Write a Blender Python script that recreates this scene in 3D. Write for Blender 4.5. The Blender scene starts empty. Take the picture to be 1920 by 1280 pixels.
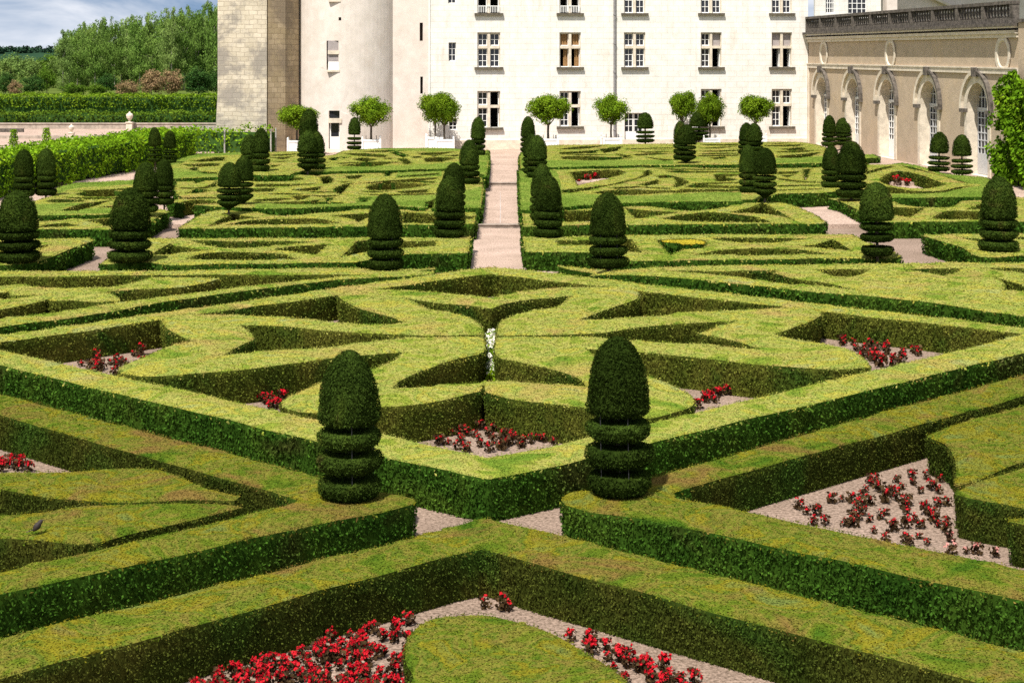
import bpy, math, random
import numpy as np
from mathutils import Vector
from mathutils.geometry import delaunay_2d_cdt

random.seed(7)
RNG = np.random.default_rng(11)
SC = bpy.context.scene
COL = SC.collection
R = math.radians

# ------------------------------------------------------------------ camera
F, HC, CX, HY = 3000.0, 6.6, 955.0, 100.0      # focal length in photo pixels, eye height, principal point
cam_d = bpy.data.cameras.new('camera')
cam = bpy.data.objects.new('camera', cam_d); COL.objects.link(cam)
cam.location = (0, 0, HC); cam.rotation_euler = (R(90), 0, 0)
cam_d.sensor_width = 36; cam_d.lens = 36 * F / 1920
cam_d.shift_x = (960 - CX) / 1920; cam_d.shift_y = -(640 - HY) / 1920
cam_d.clip_start = 0.5; cam_d.clip_end = 9000
SC.camera = cam

# ------------------------------------------------------------------ light
SUN_EL, SUN_AZ = R(60), R(-24)                  # sun behind the camera, slightly to its left
world = bpy.data.worlds.new('World'); SC.world = world; world.use_nodes = True
nt = world.node_tree; nt.nodes.clear()
def nn(t, kind, **kw):
    n = t.nodes.new(kind)
    for k, v in kw.items(): setattr(n, k, v)
    return n
w_out = nn(nt, 'ShaderNodeOutputWorld'); w_bg = nn(nt, 'ShaderNodeBackground')
sky = nn(nt, 'ShaderNodeTexSky', sky_type='NISHITA', sun_disc=False)
sky.sun_elevation = SUN_EL; sky.sun_rotation = R(180) + SUN_AZ
sky.altitude = 50; sky.air_density = 1.0; sky.dust_density = 0.6; sky.ozone_density = 1.5
tc = nn(nt, 'ShaderNodeTexCoord')
va = nn(nt, 'ShaderNodeVectorMath', operation='ADD'); va.inputs[1].default_value = (0, 0, 0.22)
vn = nn(nt, 'ShaderNodeVectorMath', operation='NORMALIZE')
nt.links.new(tc.outputs['Generated'], va.inputs[0]); nt.links.new(va.outputs[0], vn.inputs[0])
nt.links.new(vn.outputs[0], sky.inputs['Vector'])
mp = nn(nt, 'ShaderNodeMapping'); mp.inputs['Scale'].default_value = (1, 1, 3.4)
mp.inputs['Location'].default_value = (0.35, 0.1, 0.42)
nt.links.new(tc.outputs['Generated'], mp.inputs['Vector'])
cl = nn(nt, 'ShaderNodeTexNoise'); cl.inputs['Scale'].default_value = 9; cl.inputs['Detail'].default_value = 7
cl.inputs['Roughness'].default_value = 0.55; cl.inputs['Distortion'].default_value = 0.4
nt.links.new(mp.outputs[0], cl.inputs['Vector'])
rp = nn(nt, 'ShaderNodeValToRGB'); rp.color_ramp.elements[0].position = 0.34; rp.color_ramp.elements[1].position = 0.60
nt.links.new(cl.outputs['Fac'], rp.inputs['Fac'])
mxw = nn(nt, 'ShaderNodeMixRGB'); mxw.inputs[2].default_value = (8.2, 8.5, 9.2, 1)
nt.links.new(rp.outputs[0], mxw.inputs[0]); nt.links.new(sky.outputs[0], mxw.inputs[1])
nt.links.new(mxw.outputs[0], w_bg.inputs['Color']); w_bg.inputs['Strength'].default_value = 0.07
nt.links.new(w_bg.outputs[0], w_out.inputs['Surface'])

sun_d = bpy.data.lights.new('sun', 'SUN'); sun_d.energy = 5.0; sun_d.angle = R(0.5); sun_d.color = (1.0, 0.955, 0.88)
sun = bpy.data.objects.new('sun', sun_d); COL.objects.link(sun)
sdir = Vector((math.sin(SUN_AZ) * math.cos(SUN_EL), -math.cos(SUN_AZ) * math.cos(SUN_EL), math.sin(SUN_EL)))
sun.rotation_euler = (-sdir).to_track_quat('-Z', 'Y').to_euler(); sun.location = (0, -20, 60)
SC.view_settings.view_transform = 'Standard'; SC.view_settings.look = 'None'
SC.view_settings.exposure = 0.62; SC.view_settings.gamma = 1.0
SC.render.engine = 'CYCLES'
SC.cycles.max_bounces = 5; SC.cycles.diffuse_bounces = 3; SC.cycles.transmission_bounces = 3
SC.cycles.use_denoising = False

# ------------------------------------------------------------------ helpers
def tag(o, label=None, cat=None, group=None, kind=None):
    if label: o['label'] = label
    if cat: o['category'] = cat
    if group: o['group'] = group
    if kind: o['kind'] = kind
    return o
def link(name, mesh, parent=None, loc=None):
    o = bpy.data.objects.new(name, mesh); COL.objects.link(o)
    if parent is not None: o.parent = parent
    if loc is not None: o.location = loc
    return o
def empty(name, loc=(0, 0, 0), rz=0):
    o = bpy.data.objects.new(name, None); COL.objects.link(o); o.empty_display_size = 0.2
    o.location = loc; o.rotation_euler = (0, 0, rz); return o
def copy_tree(o, parent=None):
    c = o.copy(); COL.objects.link(c)
    if parent is not None: c.parent = parent
    for ch in list(o.children): copy_tree(ch, c)
    return c

class MB:
    """numpy friendly mesh collector"""
    def __init__(s): s.v = []; s.f = []; s.m = []; s.n = 0; s.q = []     # q: (verts Nx4x3, mat, rnd)
    def add(s, vs, fs, m=0):
        b = s.n; s.v += [tuple(p) for p in vs]; s.n += len(vs)
        for f in fs: s.f.append(tuple(i + b for i in f)); s.m.append(m)
    def box(s, x0, x1, y0, y1, z0, z1, m=0):
        s.add([(x0,y0,z0),(x1,y0,z0),(x1,y1,z0),(x0,y1,z0),(x0,y0,z1),(x1,y0,z1),(x1,y1,z1),(x0,y1,z1)],
              [(0,3,2,1),(4,5,6,7),(0,1,5,4),(1,2,6,5),(2,3,7,6),(3,0,4,7)], m)
    def lathe(s, prof, n=12, c=(0,0,0), m=0, jit=0.0):
        vs = []; fs = []
        for k, (r, z) in enumerate(prof):
            for i in range(n):
                a = 2*math.pi*i/n; rr = r*(1 + random.uniform(-jit, jit))
                vs.append((c[0]+rr*math.cos(a), c[1]+rr*math.sin(a), c[2]+z))
        for k in range(len(prof)-1):
            for i in range(n):
                j = (i+1) % n
                fs.append((k*n+i, k*n+j, (k+1)*n+j, (k+1)*n+i))
        fs.append(tuple(range(n-1, -1, -1))); fs.append(tuple((len(prof)-1)*n+i for i in range(n)))
        s.add(vs, fs, m)
    def tube(s, pts, rad, n=6, m=0):
        vs = []; fs = []
        pts = [Vector(p) for p in pts]
        for k, p in enumerate(pts):
            d = (pts[min(k+1, len(pts)-1)] - pts[max(k-1, 0)]).normalized()
            a = d.cross(Vector((0.3, 0.9, 0.2))).normalized(); b = d.cross(a)
            r = rad[k] if isinstance(rad, (list, tuple)) else rad
            for i in range(n):
                t = 2*math.pi*i/n; vs.append(p + a*(r*math.cos(t)) + b*(r*math.sin(t)))
        for k in range(len(pts)-1):
            for i in range(n):
                j = (i+1) % n; fs.append((k*n+i, k*n+j, (k+1)*n+j, (k+1)*n+i))
        fs.append(tuple(range(n-1, -1, -1))); fs.append(tuple((len(pts)-1)*n+i for i in range(n)))
        s.add(vs, fs, m)
    def leaves(s, p, nrm, ln, wd, m=0, spread=0.6):
        """leaf cards: centres p (N,3), facing around nrm (N,3), length ln and width wd (N or scalar)"""
        N = len(p)
        if N == 0: return
        nv = nrm + RNG.normal(0, spread, (N, 3)); nv /= np.linalg.norm(nv, axis=1)[:, None] + 1e-9
        t = RNG.normal(0, 1, (N, 3)); t -= (t*nv).sum(1)[:, None]*nv; t /= np.linalg.norm(t, axis=1)[:, None] + 1e-9
        b = np.cross(nv, t)
        ln = np.broadcast_to(ln, (N,))[:, None]*RNG.uniform(.7, 1.3, (N, 1)); wd = np.broadcast_to(wd, (N,))[:, None]*RNG.uniform(.7, 1.3, (N, 1))
        q = np.stack([p - t*ln*.5, p + b*wd*.5 - t*ln*.05, p + t*ln*.5 + nv*ln*.12, p - b*wd*.5 - t*ln*.05], 1)
        mm = np.broadcast_to(m, (N,))
        s.q.append((q, mm, RNG.uniform(0, 1, N)))
    def mesh(s, name, mats, smooth=False):
        nb = s.n; V = np.array(s.v, dtype=np.float64).reshape(-1, 3)
        lt = [len(f) for f in s.f]; lv = [i for f in s.f for i in f]; mi = list(s.m)
        rnd = [0.5]*len(s.f)
        if s.q:
            Q = np.concatenate([a[0] for a in s.q]); M = np.concatenate([a[1] for a in s.q]); U = np.concatenate([a[2] for a in s.q])
            n = len(Q); V = np.concatenate([V, Q.reshape(-1, 3)])
            lv = np.concatenate([np.array(lv, dtype=np.int64), np.arange(nb, nb + 4*n)])
            lt = np.concatenate([np.array(lt, dtype=np.int64), np.full(n, 4)])
            mi = np.concatenate([np.array(mi, dtype=np.int64), M]); rnd = np.concatenate([np.array(rnd), U])
        lt = np.array(lt, dtype=np.int32); lv = np.array(lv, dtype=np.int32)
        me = bpy.data.meshes.new(name)
        me.vertices.add(len(V)); me.vertices.foreach_set('co', V.astype(np.float32).ravel())
        me.loops.add(len(lv)); me.loops.foreach_set('vertex_index', lv)
        me.polygons.add(len(lt)); ls = np.concatenate([[0], np.cumsum(lt)[:-1]]).astype(np.int32)
        me.polygons.foreach_set('loop_start', ls)
        me.polygons.foreach_set('material_index', np.array(mi, dtype=np.int32))
        me.polygons.foreach_set('use_smooth', np.full(len(lt), bool(smooth)))
        me.update(calc_edges=True)
        a = me.attributes.new('rnd', 'FLOAT', 'FACE'); a.data.foreach_set('value', np.array(rnd, dtype=np.float32))
        for m in (mats if isinstance(mats, (list, tuple)) else [mats]): me.materials.append(m)
        return me
    def build(s, name, mats, parent=None, loc=None, smooth=False):
        return link(name, s.mesh(name, mats, smooth), parent, loc)

# ------------------------------------------------------------------ materials
def new_mat(name):
    m = bpy.data.materials.new(name); m.use_nodes = True; t = m.node_tree; t.nodes.clear()
    o = nn(t, 'ShaderNodeOutputMaterial'); return m, t, o
def ramp(t, stops):
    r = nn(t, 'ShaderNodeValToRGB'); cr = r.color_ramp
    while len(cr.elements) < len(stops): cr.elements.new(0.5)
    for e, (p, c) in zip(cr.elements, stops): e.position = p; e.color = (*c, 1)
    return r
def noise(t, vec, scale, detail=4, rough=.55, dist=0):
    n = nn(t, 'ShaderNodeTexNoise'); n.inputs['Scale'].default_value = scale; n.inputs['Detail'].default_value = detail
    n.inputs['Roughness'].default_value = rough; n.inputs['Distortion'].default_value = dist
    t.links.new(vec, n.inputs['Vector']); return n
def mixc(t, mode, fac, a, b):
    n = nn(t, 'ShaderNodeMixRGB', blend_type=mode)
    for i, v in enumerate((fac, a, b)):
        if hasattr(v, 'is_linked'): t.links.new(v, n.inputs[i])
        elif i == 0: n.inputs[0].default_value = v
        else: n.inputs[i].default_value = (*v, 1)
    return n.outputs[0]

def foliage(name, stops, pscale=.7, leafvar=.5, transl=.22, patch=None, patch_scale=.5, fine=9.0, objvar=0):
    """leaves: patches over world position, a mottle, and a value per leaf"""
    m, t, o = new_mat(name)
    g = nn(t, 'ShaderNodeNewGeometry')
    n1 = noise(t, g.outputs['Position'], pscale, 5, .6, .6)
    r = ramp(t, stops); t.links.new(n1.outputs['Fac'], r.inputs['Fac']); c = r.outputs[0]
    if patch:
        n2 = noise(t, g.outputs['Position'], patch_scale, 4, .6, .8)
        mr = nn(t, 'ShaderNodeMapRange'); mr.inputs['From Min'].default_value = patch[1]; mr.inputs['From Max'].default_value = patch[2]
        t.links.new(n2.outputs['Fac'], mr.inputs['Value']); c = mixc(t, 'MIX', mr.outputs[0], c, patch[0])
    n3 = noise(t, g.outputs['Position'], fine, 3, .6)
    at = nn(t, 'ShaderNodeAttribute', attribute_name='rnd')
    ad = nn(t, 'ShaderNodeMath', operation='ADD'); t.links.new(n3.outputs['Fac'], ad.inputs[0]); t.links.new(at.outputs['Fac'], ad.inputs[1])
    mr2 = nn(t, 'ShaderNodeMapRange'); mr2.inputs['From Min'].default_value = .35; mr2.inputs['From Max'].default_value = 1.65
    mr2.inputs['To Min'].default_value = 1 - leafvar; mr2.inputs['To Max'].default_value = 1 + leafvar
    t.links.new(ad.outputs[0], mr2.inputs['Value'])
    vm = nn(t, 'ShaderNodeVectorMath', operation='SCALE'); 
    if objvar:
        oi = nn(t, 'ShaderNodeObjectInfo'); mo = nn(t, 'ShaderNodeMapRange'); mo.inputs['To Min'].default_value = 1-objvar; mo.inputs['To Max'].default_value = 1+objvar
        t.links.new(oi.outputs['Random'], mo.inputs['Value']); vo = nn(t, 'ShaderNodeVectorMath', operation='SCALE'); t.links.new(c, vo.inputs[0]); t.links.new(mo.outputs[0], vo.inputs['Scale']); c = vo.outputs[0]
    t.links.new(c, vm.inputs[0]); t.links.new(mr2.outputs[0], vm.inputs['Scale'])
    d = nn(t, 'ShaderNodeBsdfDiffuse'); t.links.new(vm.outputs[0], d.inputs['Color'])
    if transl > 0:
        tr = nn(t, 'ShaderNodeBsdfTranslucent'); t.links.new(vm.outputs[0], tr.inputs['Color'])
        mx = nn(t, 'ShaderNodeMixShader'); mx.inputs[0].default_value = transl
        t.links.new(d.outputs[0], mx.inputs[1]); t.links.new(tr.outputs[0], mx.inputs[2]); s = mx.outputs[0]
    else: s = d.outputs[0]
    t.links.new(s, o.inputs['Surface']); return m

def plain(name, col, rough=.7, var=.12, vscale=6, bump=0, bscale=40, metal=0, spec=.3):
    m, t, o = new_mat(name); g = nn(t, 'ShaderNodeNewGeometry'); p = nn(t, 'ShaderNodeBsdfPrincipled')
    n = noise(t, g.outputs['Position'], vscale, 5)
    r = ramp(t, [(.3, tuple(c*(1-var) for c in col)), (.7, tuple(min(1, c*(1+var)) for c in col))])
    t.links.new(n.outputs['Fac'], r.inputs['Fac']); t.links.new(r.outputs[0], p.inputs['Base Color'])
    p.inputs['Roughness'].default_value = rough; p.inputs['Metallic'].default_value = metal; p.inputs['Specular IOR Level'].default_value = spec
    if bump:
        nb = noise(t, g.outputs['Position'], bscale, 4); b = nn(t, 'ShaderNodeBump'); b.inputs['Strength'].default_value = bump
        b.inputs['Distance'].default_value = .03; t.links.new(nb.outputs['Fac'], b.inputs['Height']); t.links.new(b.outputs[0], p.inputs['Normal'])
    t.links.new(p.outputs[0], o.inputs['Surface']); return m

def gravel(name, c0, c1, scale=30):
    m, t, o = new_mat(name); g = nn(t, 'ShaderNodeNewGeometry'); p = nn(t, 'ShaderNodeBsdfPrincipled')
    n = noise(t, g.outputs['Position'], scale, 6, .75); n2 = noise(t, g.outputs['Position'], .8, 4)
    r = ramp(t, [(.40, c0), (.60, c1)]); t.links.new(n.outputs['Fac'], r.inputs['Fac'])
    r2 = ramp(t, [(.3, (.8, .8, .78)), (.7, (1.08, 1.08, 1.08))]); t.links.new(n2.outputs['Fac'], r2.inputs['Fac'])
    t.links.new(mixc(t, 'MULTIPLY', 1.0, r.outputs[0], r2.outputs[0]), p.inputs['Base Color'])
    p.inputs['Roughness'].default_value = .95; p.inputs['Specular IOR Level'].default_value = .1
    b = nn(t, 'ShaderNodeBump'); b.inputs['Strength'].default_value = .6; b.inputs['Distance'].default_value = .02
    t.links.new(n.outputs['Fac'], b.inputs['Height']); t.links.new(b.outputs[0], p.inputs['Normal'])
    t.links.new(p.outputs[0], o.inputs['Surface']); return m

def masonry(name, c_lo, c_hi, mortar, bw=.75, bh=.33, stain=None, stain_rng=(.55, .75), var=1.0, mort=.012, bump=.3, wcoord='u', rough_amt=0.0, warp=0.0, stain_scale=(.5, .5, .5)):
    """ashlar: blocks laid out on the wall's own (u, z), stains with shapes of their own"""
    m, t, o = new_mat(name); tcn = nn(t, 'ShaderNodeTexCoord'); p = nn(t, 'ShaderNodeBsdfPrincipled')
    vec = tcn.outputs['UV'] if wcoord == 'uv' else tcn.outputs['Object']
    if wcoord == 'u':
        sx = nn(t, 'ShaderNodeSeparateXYZ'); cxn = nn(t, 'ShaderNodeCombineXYZ')
        t.links.new(vec, sx.inputs[0]); t.links.new(sx.outputs['X'], cxn.inputs['X']); t.links.new(sx.outputs['Z'], cxn.inputs['Y']); vec = cxn.outputs[0]
    if wcoord == 'v':
        sx = nn(t, 'ShaderNodeSeparateXYZ'); cxn = nn(t, 'ShaderNodeCombineXYZ')
        ad = nn(t, 'ShaderNodeMath', operation='ADD')
        t.links.new(vec, sx.inputs[0]); t.links.new(sx.outputs['X'], ad.inputs[0]); t.links.new(sx.outputs['Y'], ad.inputs[1])
        t.links.new(ad.outputs[0], cxn.inputs['X']); t.links.new(sx.outputs['Z'], cxn.inputs['Y']); vec = cxn.outputs[0]
    if warp:
        nw = noise(t, vec, 1.1, 3); sub = nn(t, 'ShaderNodeVectorMath', operation='SUBTRACT'); sub.inputs[1].default_value = (.5, .5, .5)
        sc_ = nn(t, 'ShaderNodeVectorMath', operation='SCALE'); sc_.inputs['Scale'].default_value = warp; ad_ = nn(t, 'ShaderNodeVectorMath', operation='ADD')
        t.links.new(nw.outputs['Color'], sub.inputs[0]); t.links.new(sub.outputs[0], sc_.inputs[0]); t.links.new(sc_.outputs[0], ad_.inputs[0]); t.links.new(vec, ad_.inputs[1]); vec = ad_.outputs[0]
    br = nn(t, 'ShaderNodeTexBrick'); t.links.new(vec, br.inputs['Vector'])
    br.inputs['Color1'].default_value = (*c_lo, 1); br.inputs['Color2'].default_value = (*c_hi, 1); br.inputs['Mortar'].default_value = (*mortar, 1)
    br.inputs['Scale'].default_value = 1; br.inputs['Brick Width'].default_value = bw; br.inputs['Row Height'].default_value = bh
    br.inputs['Mortar Size'].default_value = mort; br.inputs['Mortar Smooth'].default_value = .3
    c = br.outputs['Color']
    n0 = noise(t, tcn.outputs['Object'], 1.3, 6, .65); r0 = ramp(t, [(.3, (.86, .85, .82)), (.65, (1.05, 1.04, 1.03))]); t.links.new(n0.outputs['Fac'], r0.inputs['Fac'])
    c = mixc(t, 'MULTIPLY', var, c, r0.outputs[0])
    if stain:
        mpn = nn(t, 'ShaderNodeMapping'); mpn.inputs['Scale'].default_value = stain_scale; t.links.new(tcn.outputs['Object'], mpn.inputs['Vector'])
        n1 = noise(t, mpn.outputs[0], 1.0, 8, .7, .3); mr = nn(t, 'ShaderNodeMapRange')
        mr.inputs['From Min'].default_value = stain_rng[0]; mr.inputs['From Max'].default_value = stain_rng[1]; mr.inputs['To Max'].default_value = .8
        t.links.new(n1.outputs['Fac'], mr.inputs['Value']); c = mixc(t, 'MIX', mr.outputs[0], c, stain)
    n5 = noise(t, tcn.outputs['Object'], 3.5, 5, .8); mr5 = nn(t, 'ShaderNodeMapRange'); mr5.inputs['From Min'].default_value = .68; mr5.inputs['From Max'].default_value = .74
    mr5.inputs['To Max'].default_value = .45
    t.links.new(n5.outputs['Fac'], mr5.inputs['Value']); c = mixc(t, 'MIX', mr5.outputs[0], c, (.22, .18, .14))
    t.links.new(c, p.inputs['Base Color']); p.inputs['Roughness'].default_value = .92; p.inputs['Specular IOR Level'].default_value = .15
    n2 = noise(t, tcn.outputs['Object'], 9 if not rough_amt else 6, 6, .75)
    hm = mixc(t, 'MIX', .35 + rough_amt, br.outputs['Fac'], n2.outputs['Fac'])
    b = nn(t, 'ShaderNodeBump'); b.inputs['Strength'].default_value = bump; b.inputs['Distance'].default_value = .02; b.invert = not rough_amt
    t.links.new(hm, b.inputs['Height']); t.links.new(b.outputs[0], p.inputs['Normal'])
    t.links.new(p.outputs[0], o.inputs['Surface']); return m

M = {}
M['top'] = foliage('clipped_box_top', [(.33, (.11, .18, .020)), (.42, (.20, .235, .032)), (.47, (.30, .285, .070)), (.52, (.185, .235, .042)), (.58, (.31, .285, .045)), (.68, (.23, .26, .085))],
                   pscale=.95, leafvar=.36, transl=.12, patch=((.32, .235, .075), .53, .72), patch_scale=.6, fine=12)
M['olive'] = foliage('darkened_box_top', [(.34, (.045, .092, .008)), (.43, (.095, .128, .012)), (.48, (.15, .138, .024)), (.52, (.080, .118, .013)), (.57, (.165, .145, .012)), (.68, (.115, .145, .032))],
                   pscale=1.25, leafvar=.55, transl=.12, patch=((.155, .105, .028), .53, .66), patch_scale=.9, fine=16)  # browner clip; vignette-like foreground darkening is also painted into this colour
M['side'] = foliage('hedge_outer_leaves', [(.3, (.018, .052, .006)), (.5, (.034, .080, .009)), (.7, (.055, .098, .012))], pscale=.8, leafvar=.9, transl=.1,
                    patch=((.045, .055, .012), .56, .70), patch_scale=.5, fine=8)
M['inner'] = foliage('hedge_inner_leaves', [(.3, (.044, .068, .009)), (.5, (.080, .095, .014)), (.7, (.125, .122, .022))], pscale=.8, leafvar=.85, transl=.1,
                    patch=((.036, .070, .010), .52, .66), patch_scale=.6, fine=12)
M['inner_shaded'] = foliage('shaded_inner_leaves', [(.3, (.026, .042, .006)), (.5, (.044, .056, .009)), (.7, (.070, .072, .013))], pscale=.8, leafvar=.85, transl=.1,
                    patch=((.036, .070, .010), .52, .66), patch_scale=.6, fine=12)  # darker copy of the inner leaves: foreground shade put into the colour
M['fresh'] = foliage('fresh_green_leaves', [(.3, (.10, .17, .02)), (.5, (.16, .23, .035)), (.7, (.23, .27, .05))], pscale=.5, leafvar=.5, transl=.2, fine=14)
M['gold'] = foliage('golden_leaves', [(.3, (.33, .28, .025)), (.7, (.42, .33, .03))], pscale=1.2, leafvar=.4, transl=.15)
M['yew'] = foliage('yew_leaves', [(.3, (.014, .026, .004)), (.55, (.028, .047, .007)), (.75, (.048, .068, .009))], pscale=1.1, objvar=.3, leafvar=.8, transl=.08, fine=20,
                   patch=((.050, .042, .014), .62, .75), patch_scale=1.1)
M['orange'] = foliage('citrus_leaves', [(.3, (.07, .135, .008)), (.6, (.16, .25, .014)), (.8, (.28, .33, .03))], pscale=1.2, objvar=.18, leafvar=.6, transl=.3)
M['vine'] = foliage('vine_leaves', [(.3, (.09, .19, .010)), (.55, (.18, .32, .014)), (.75, (.30, .40, .02))], pscale=.9, leafvar=.6, transl=.35)
M['climber'] = foliage('climber_leaves', [(.3, (.045, .11, .006)), (.55, (.12, .23, .010)), (.75, (.26, .36, .02))], pscale=1.6, leafvar=.7, transl=.3)
M['lime'] = foliage('lime_leaves', [(.3, (.09, .18, .012)), (.7, (.21, .30, .02))], pscale=.6, leafvar=.6, transl=.3)
M['poplar'] = foliage('poplar_leaves', [(.3, (.085, .17, .03)), (.55, (.16, .26, .05)), (.75, (.26, .35, .085))], pscale=.12, objvar=.18, leafvar=.6, transl=.3)
M['poplar_pale'] = foliage('poplar_pale_leaves', [(.3, (.13, .22, .05)), (.7, (.27, .36, .10))], pscale=.12, objvar=.18, leafvar=.6, transl=.3)
M['bush_dark'] = foliage('dark_bush_leaves', [(.3, (.022, .06, .014)), (.7, (.06, .12, .025))], pscale=.2, leafvar=.6, transl=.2)
M['bush_red'] = foliage('russet_leaves', [(.3, (.20, .16, .07)), (.55, (.29, .185, .10)), (.75, (.17, .19, .06))], pscale=.35, leafvar=.5, transl=.2)
M['bush_green'] = foliage('bush_leaves', [(.3, (.05, .11, .012)), (.7, (.12, .20, .02))], pscale=.2, leafvar=.6, transl=.25)
M['row_dark'] = foliage('hedgerow_leaves', [(.3, (.035, .08, .008)), (.7, (.11, .17, .015))], pscale=.4, leafvar=.8, transl=.15)
M['bark'] = plain('bark', (.09, .07, .05), .95, .35, 20, .6, 40)
M['bark_pale'] = plain('pale_bark', (.30, .27, .22), .95, .3, 8, .4, 30)
M['path'] = gravel('path_gravel', (.22, .155, .12), (.56, .42, .34), 22)
M['soil'] = gravel('sandy_soil', (.12, .085, .062), (.36, .262, .205), 20)
M['stone'] = plain('step_stone', (.28, .23, .19), .9, .35, 5, .5, 25)
M['meadow'] = foliage('meadow', [(.3, (.06, .09, .02)), (.7, (.11, .14, .03))], pscale=.05, leafvar=.3, transl=0)
M['hill'] = foliage('far_wood', [(.3, (.016, .038, .022)), (.7, (.028, .060, .032))], pscale=.03, leafvar=.4, transl=0)
M['facade'] = masonry('facade_limestone', (.735, .715, .67), (.765, .745, .70), (.60, .555, .49), .78, .36, stain=(.58, .49, .39), stain_rng=(.55, .76), mort=.012, stain_scale=(1.3, 1.3, .28))
M['tower'] = masonry('tower_render', (.66, .60, .545), (.67, .61, .555), (.665, .605, .55), 3, 3, stain=(.48, .40, .33), stain_rng=(.52, .82), mort=.0, bump=.25)
M['turret'] = masonry('turret_render', (.68, .60, .54), (.69, .61, .55), (.68, .60, .54), 3, 3, stain=(.48, .40, .34), stain_rng=(.6, .85), mort=.0, bump=.2)
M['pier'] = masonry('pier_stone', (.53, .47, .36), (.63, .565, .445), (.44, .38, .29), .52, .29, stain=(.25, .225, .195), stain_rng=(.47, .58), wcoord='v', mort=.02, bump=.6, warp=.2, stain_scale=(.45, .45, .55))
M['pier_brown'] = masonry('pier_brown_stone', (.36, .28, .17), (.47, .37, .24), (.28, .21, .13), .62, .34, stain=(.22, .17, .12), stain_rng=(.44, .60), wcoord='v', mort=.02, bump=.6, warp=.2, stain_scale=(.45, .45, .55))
M['rough'] = masonry('roughcast', (.45, .36, .265), (.47, .375, .275), (.46, .365, .27), 3, 3, stain=(.55, .41, .26), stain_rng=(.5, .75), mort=0, bump=1.0, rough_amt=.6)
M['trim'] = plain('dressed_stone', (.62, .54, .43), .9, .2, 3, .3, 20)
M['lichen'] = plain('lichen_stone', (.10, .085, .07), .95, .6, 5, .7, 14)
M['sill'] = plain('weathered_sill', (.10, .085, .06), .95, .4, 6, .4, 20)
M['white'] = plain('white_paint', (.80, .79, .76), .5, .05, 4)
M['dark'] = plain('dark_interior', (.03, .022, .018), .9, .3, 2)
M['curtain'] = plain('curtain_cloth', (.30, .17, .07), .9, .3, 9)
M['blind'] = plain('grey_blind', (.33, .29, .28), .9, .12, 5)
M['lead'] = plain('lead_pipe', (.22, .21, .21), .6, .2, 6)
M['old_wall'] = plain('old_court_wall', (.36, .30, .245), .95, .3, 3, .5, 12)
M['slate'] = plain('roof_slate', (.10, .11, .13), .7, .25, 4)
M['iron'] = plain('dark_iron', (.03, .03, .03), .6, .1)
M['wood_grey'] = plain('grey_wood', (.36, .34, .31), .9, .25, 10)
M['door_grey'] = plain('grey_door_paint', (.50, .50, .50), .6, .1, 5)
def glass_mat():
    m, t, o = new_mat('window_glass'); p = nn(t, 'ShaderNodeBsdfPrincipled')
    p.inputs['Base Color'].default_value = (.022, .022, .028, 1); p.inputs['Roughness'].default_value = .08
    t.links.new(p.outputs[0], o.inputs['Surface']); return m
M['glass'] = glass_mat()
M['petal'] = foliage('red_petals', [(.3, (.36, .004, .012)), (.7, (.58, .022, .032))], pscale=5, leafvar=.35, transl=.2)
M['petal_pink'] = foliage('pink_petals', [(.3, (.62, .22, .2)), (.7, (.75, .40, .34))], pscale=5, leafvar=.3, transl=.2)
M['petal_white'] = foliage('white_petals', [(.3, (.75, .72, .58)), (.7, (.85, .84, .75))], pscale=5, leafvar=.15, transl=.2)
M['bronze'] = foliage('bronze_leaves', [(.3, (.035, .020, .012)), (.7, (.07, .045, .02))], pscale=4, leafvar=.5, transl=.1)
M['feather'] = plain('dark_feathers', (.03, .022, .018), .7, .3, 20)
def water_mat():
    m, t, o = new_mat('falling_water'); p = nn(t, 'ShaderNodeBsdfPrincipled')
    p.inputs['Base Color'].default_value = (.85, .86, .88, 1); p.inputs['Roughness'].default_value = .2; p.inputs['Alpha'].default_value = .55
    t.links.new(p.outputs[0], o.inputs['Surface']); return m
M['water'] = water_mat()

# ------------------------------------------------------------------ photo outline -> plan
def un(x, y, z):                       # a point of the photo known to lie at height z -> its place in the garden
    Y = F*(HC - z)/(y - HY); return ((x - CX)*Y/F, Y)
CR = {'a': (320, 370, 4.8), 'b': (600, 370, 6), 'c': (500, 270, 4.571), 'd': (240, 270, 6), 'e': (0, 330, 5.647), 'f': (970, 260, 5.818),
      'g': (1260, 260, 6), 'h': (970, 370, 5.818), 'i': (1280, 350, 5.647), 'j': (1560, 270, 5.333), 'k': (1560, 370, 5.333),
      'l': (0, 490, 5.647), 'm': (1200, 480, 5.333), 'n': (1540, 480, 5.053), '1': (0, 480, 3), '2': (600, 480, 3), '3': (1200, 480, 2.667),
      '4': (0, 860, 3), '5': (560, 620, 2.743), '6': (640, 960, 3), '7': (1200, 860, 2.667)}
def P(*parts):                         # P('a', pts, 'b', pts ...) outline pieces read in enlarged details of the photo; 'p' = whole photo
    out = []
    for k in range(0, len(parts), 2):
        c = parts[k]
        for (x, y) in parts[k+1]:
            out.append((x, y) if c == 'p' else (CR[c][0] + x/CR[c][2], CR[c][1] + y/CR[c][2]))
    return out
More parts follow.
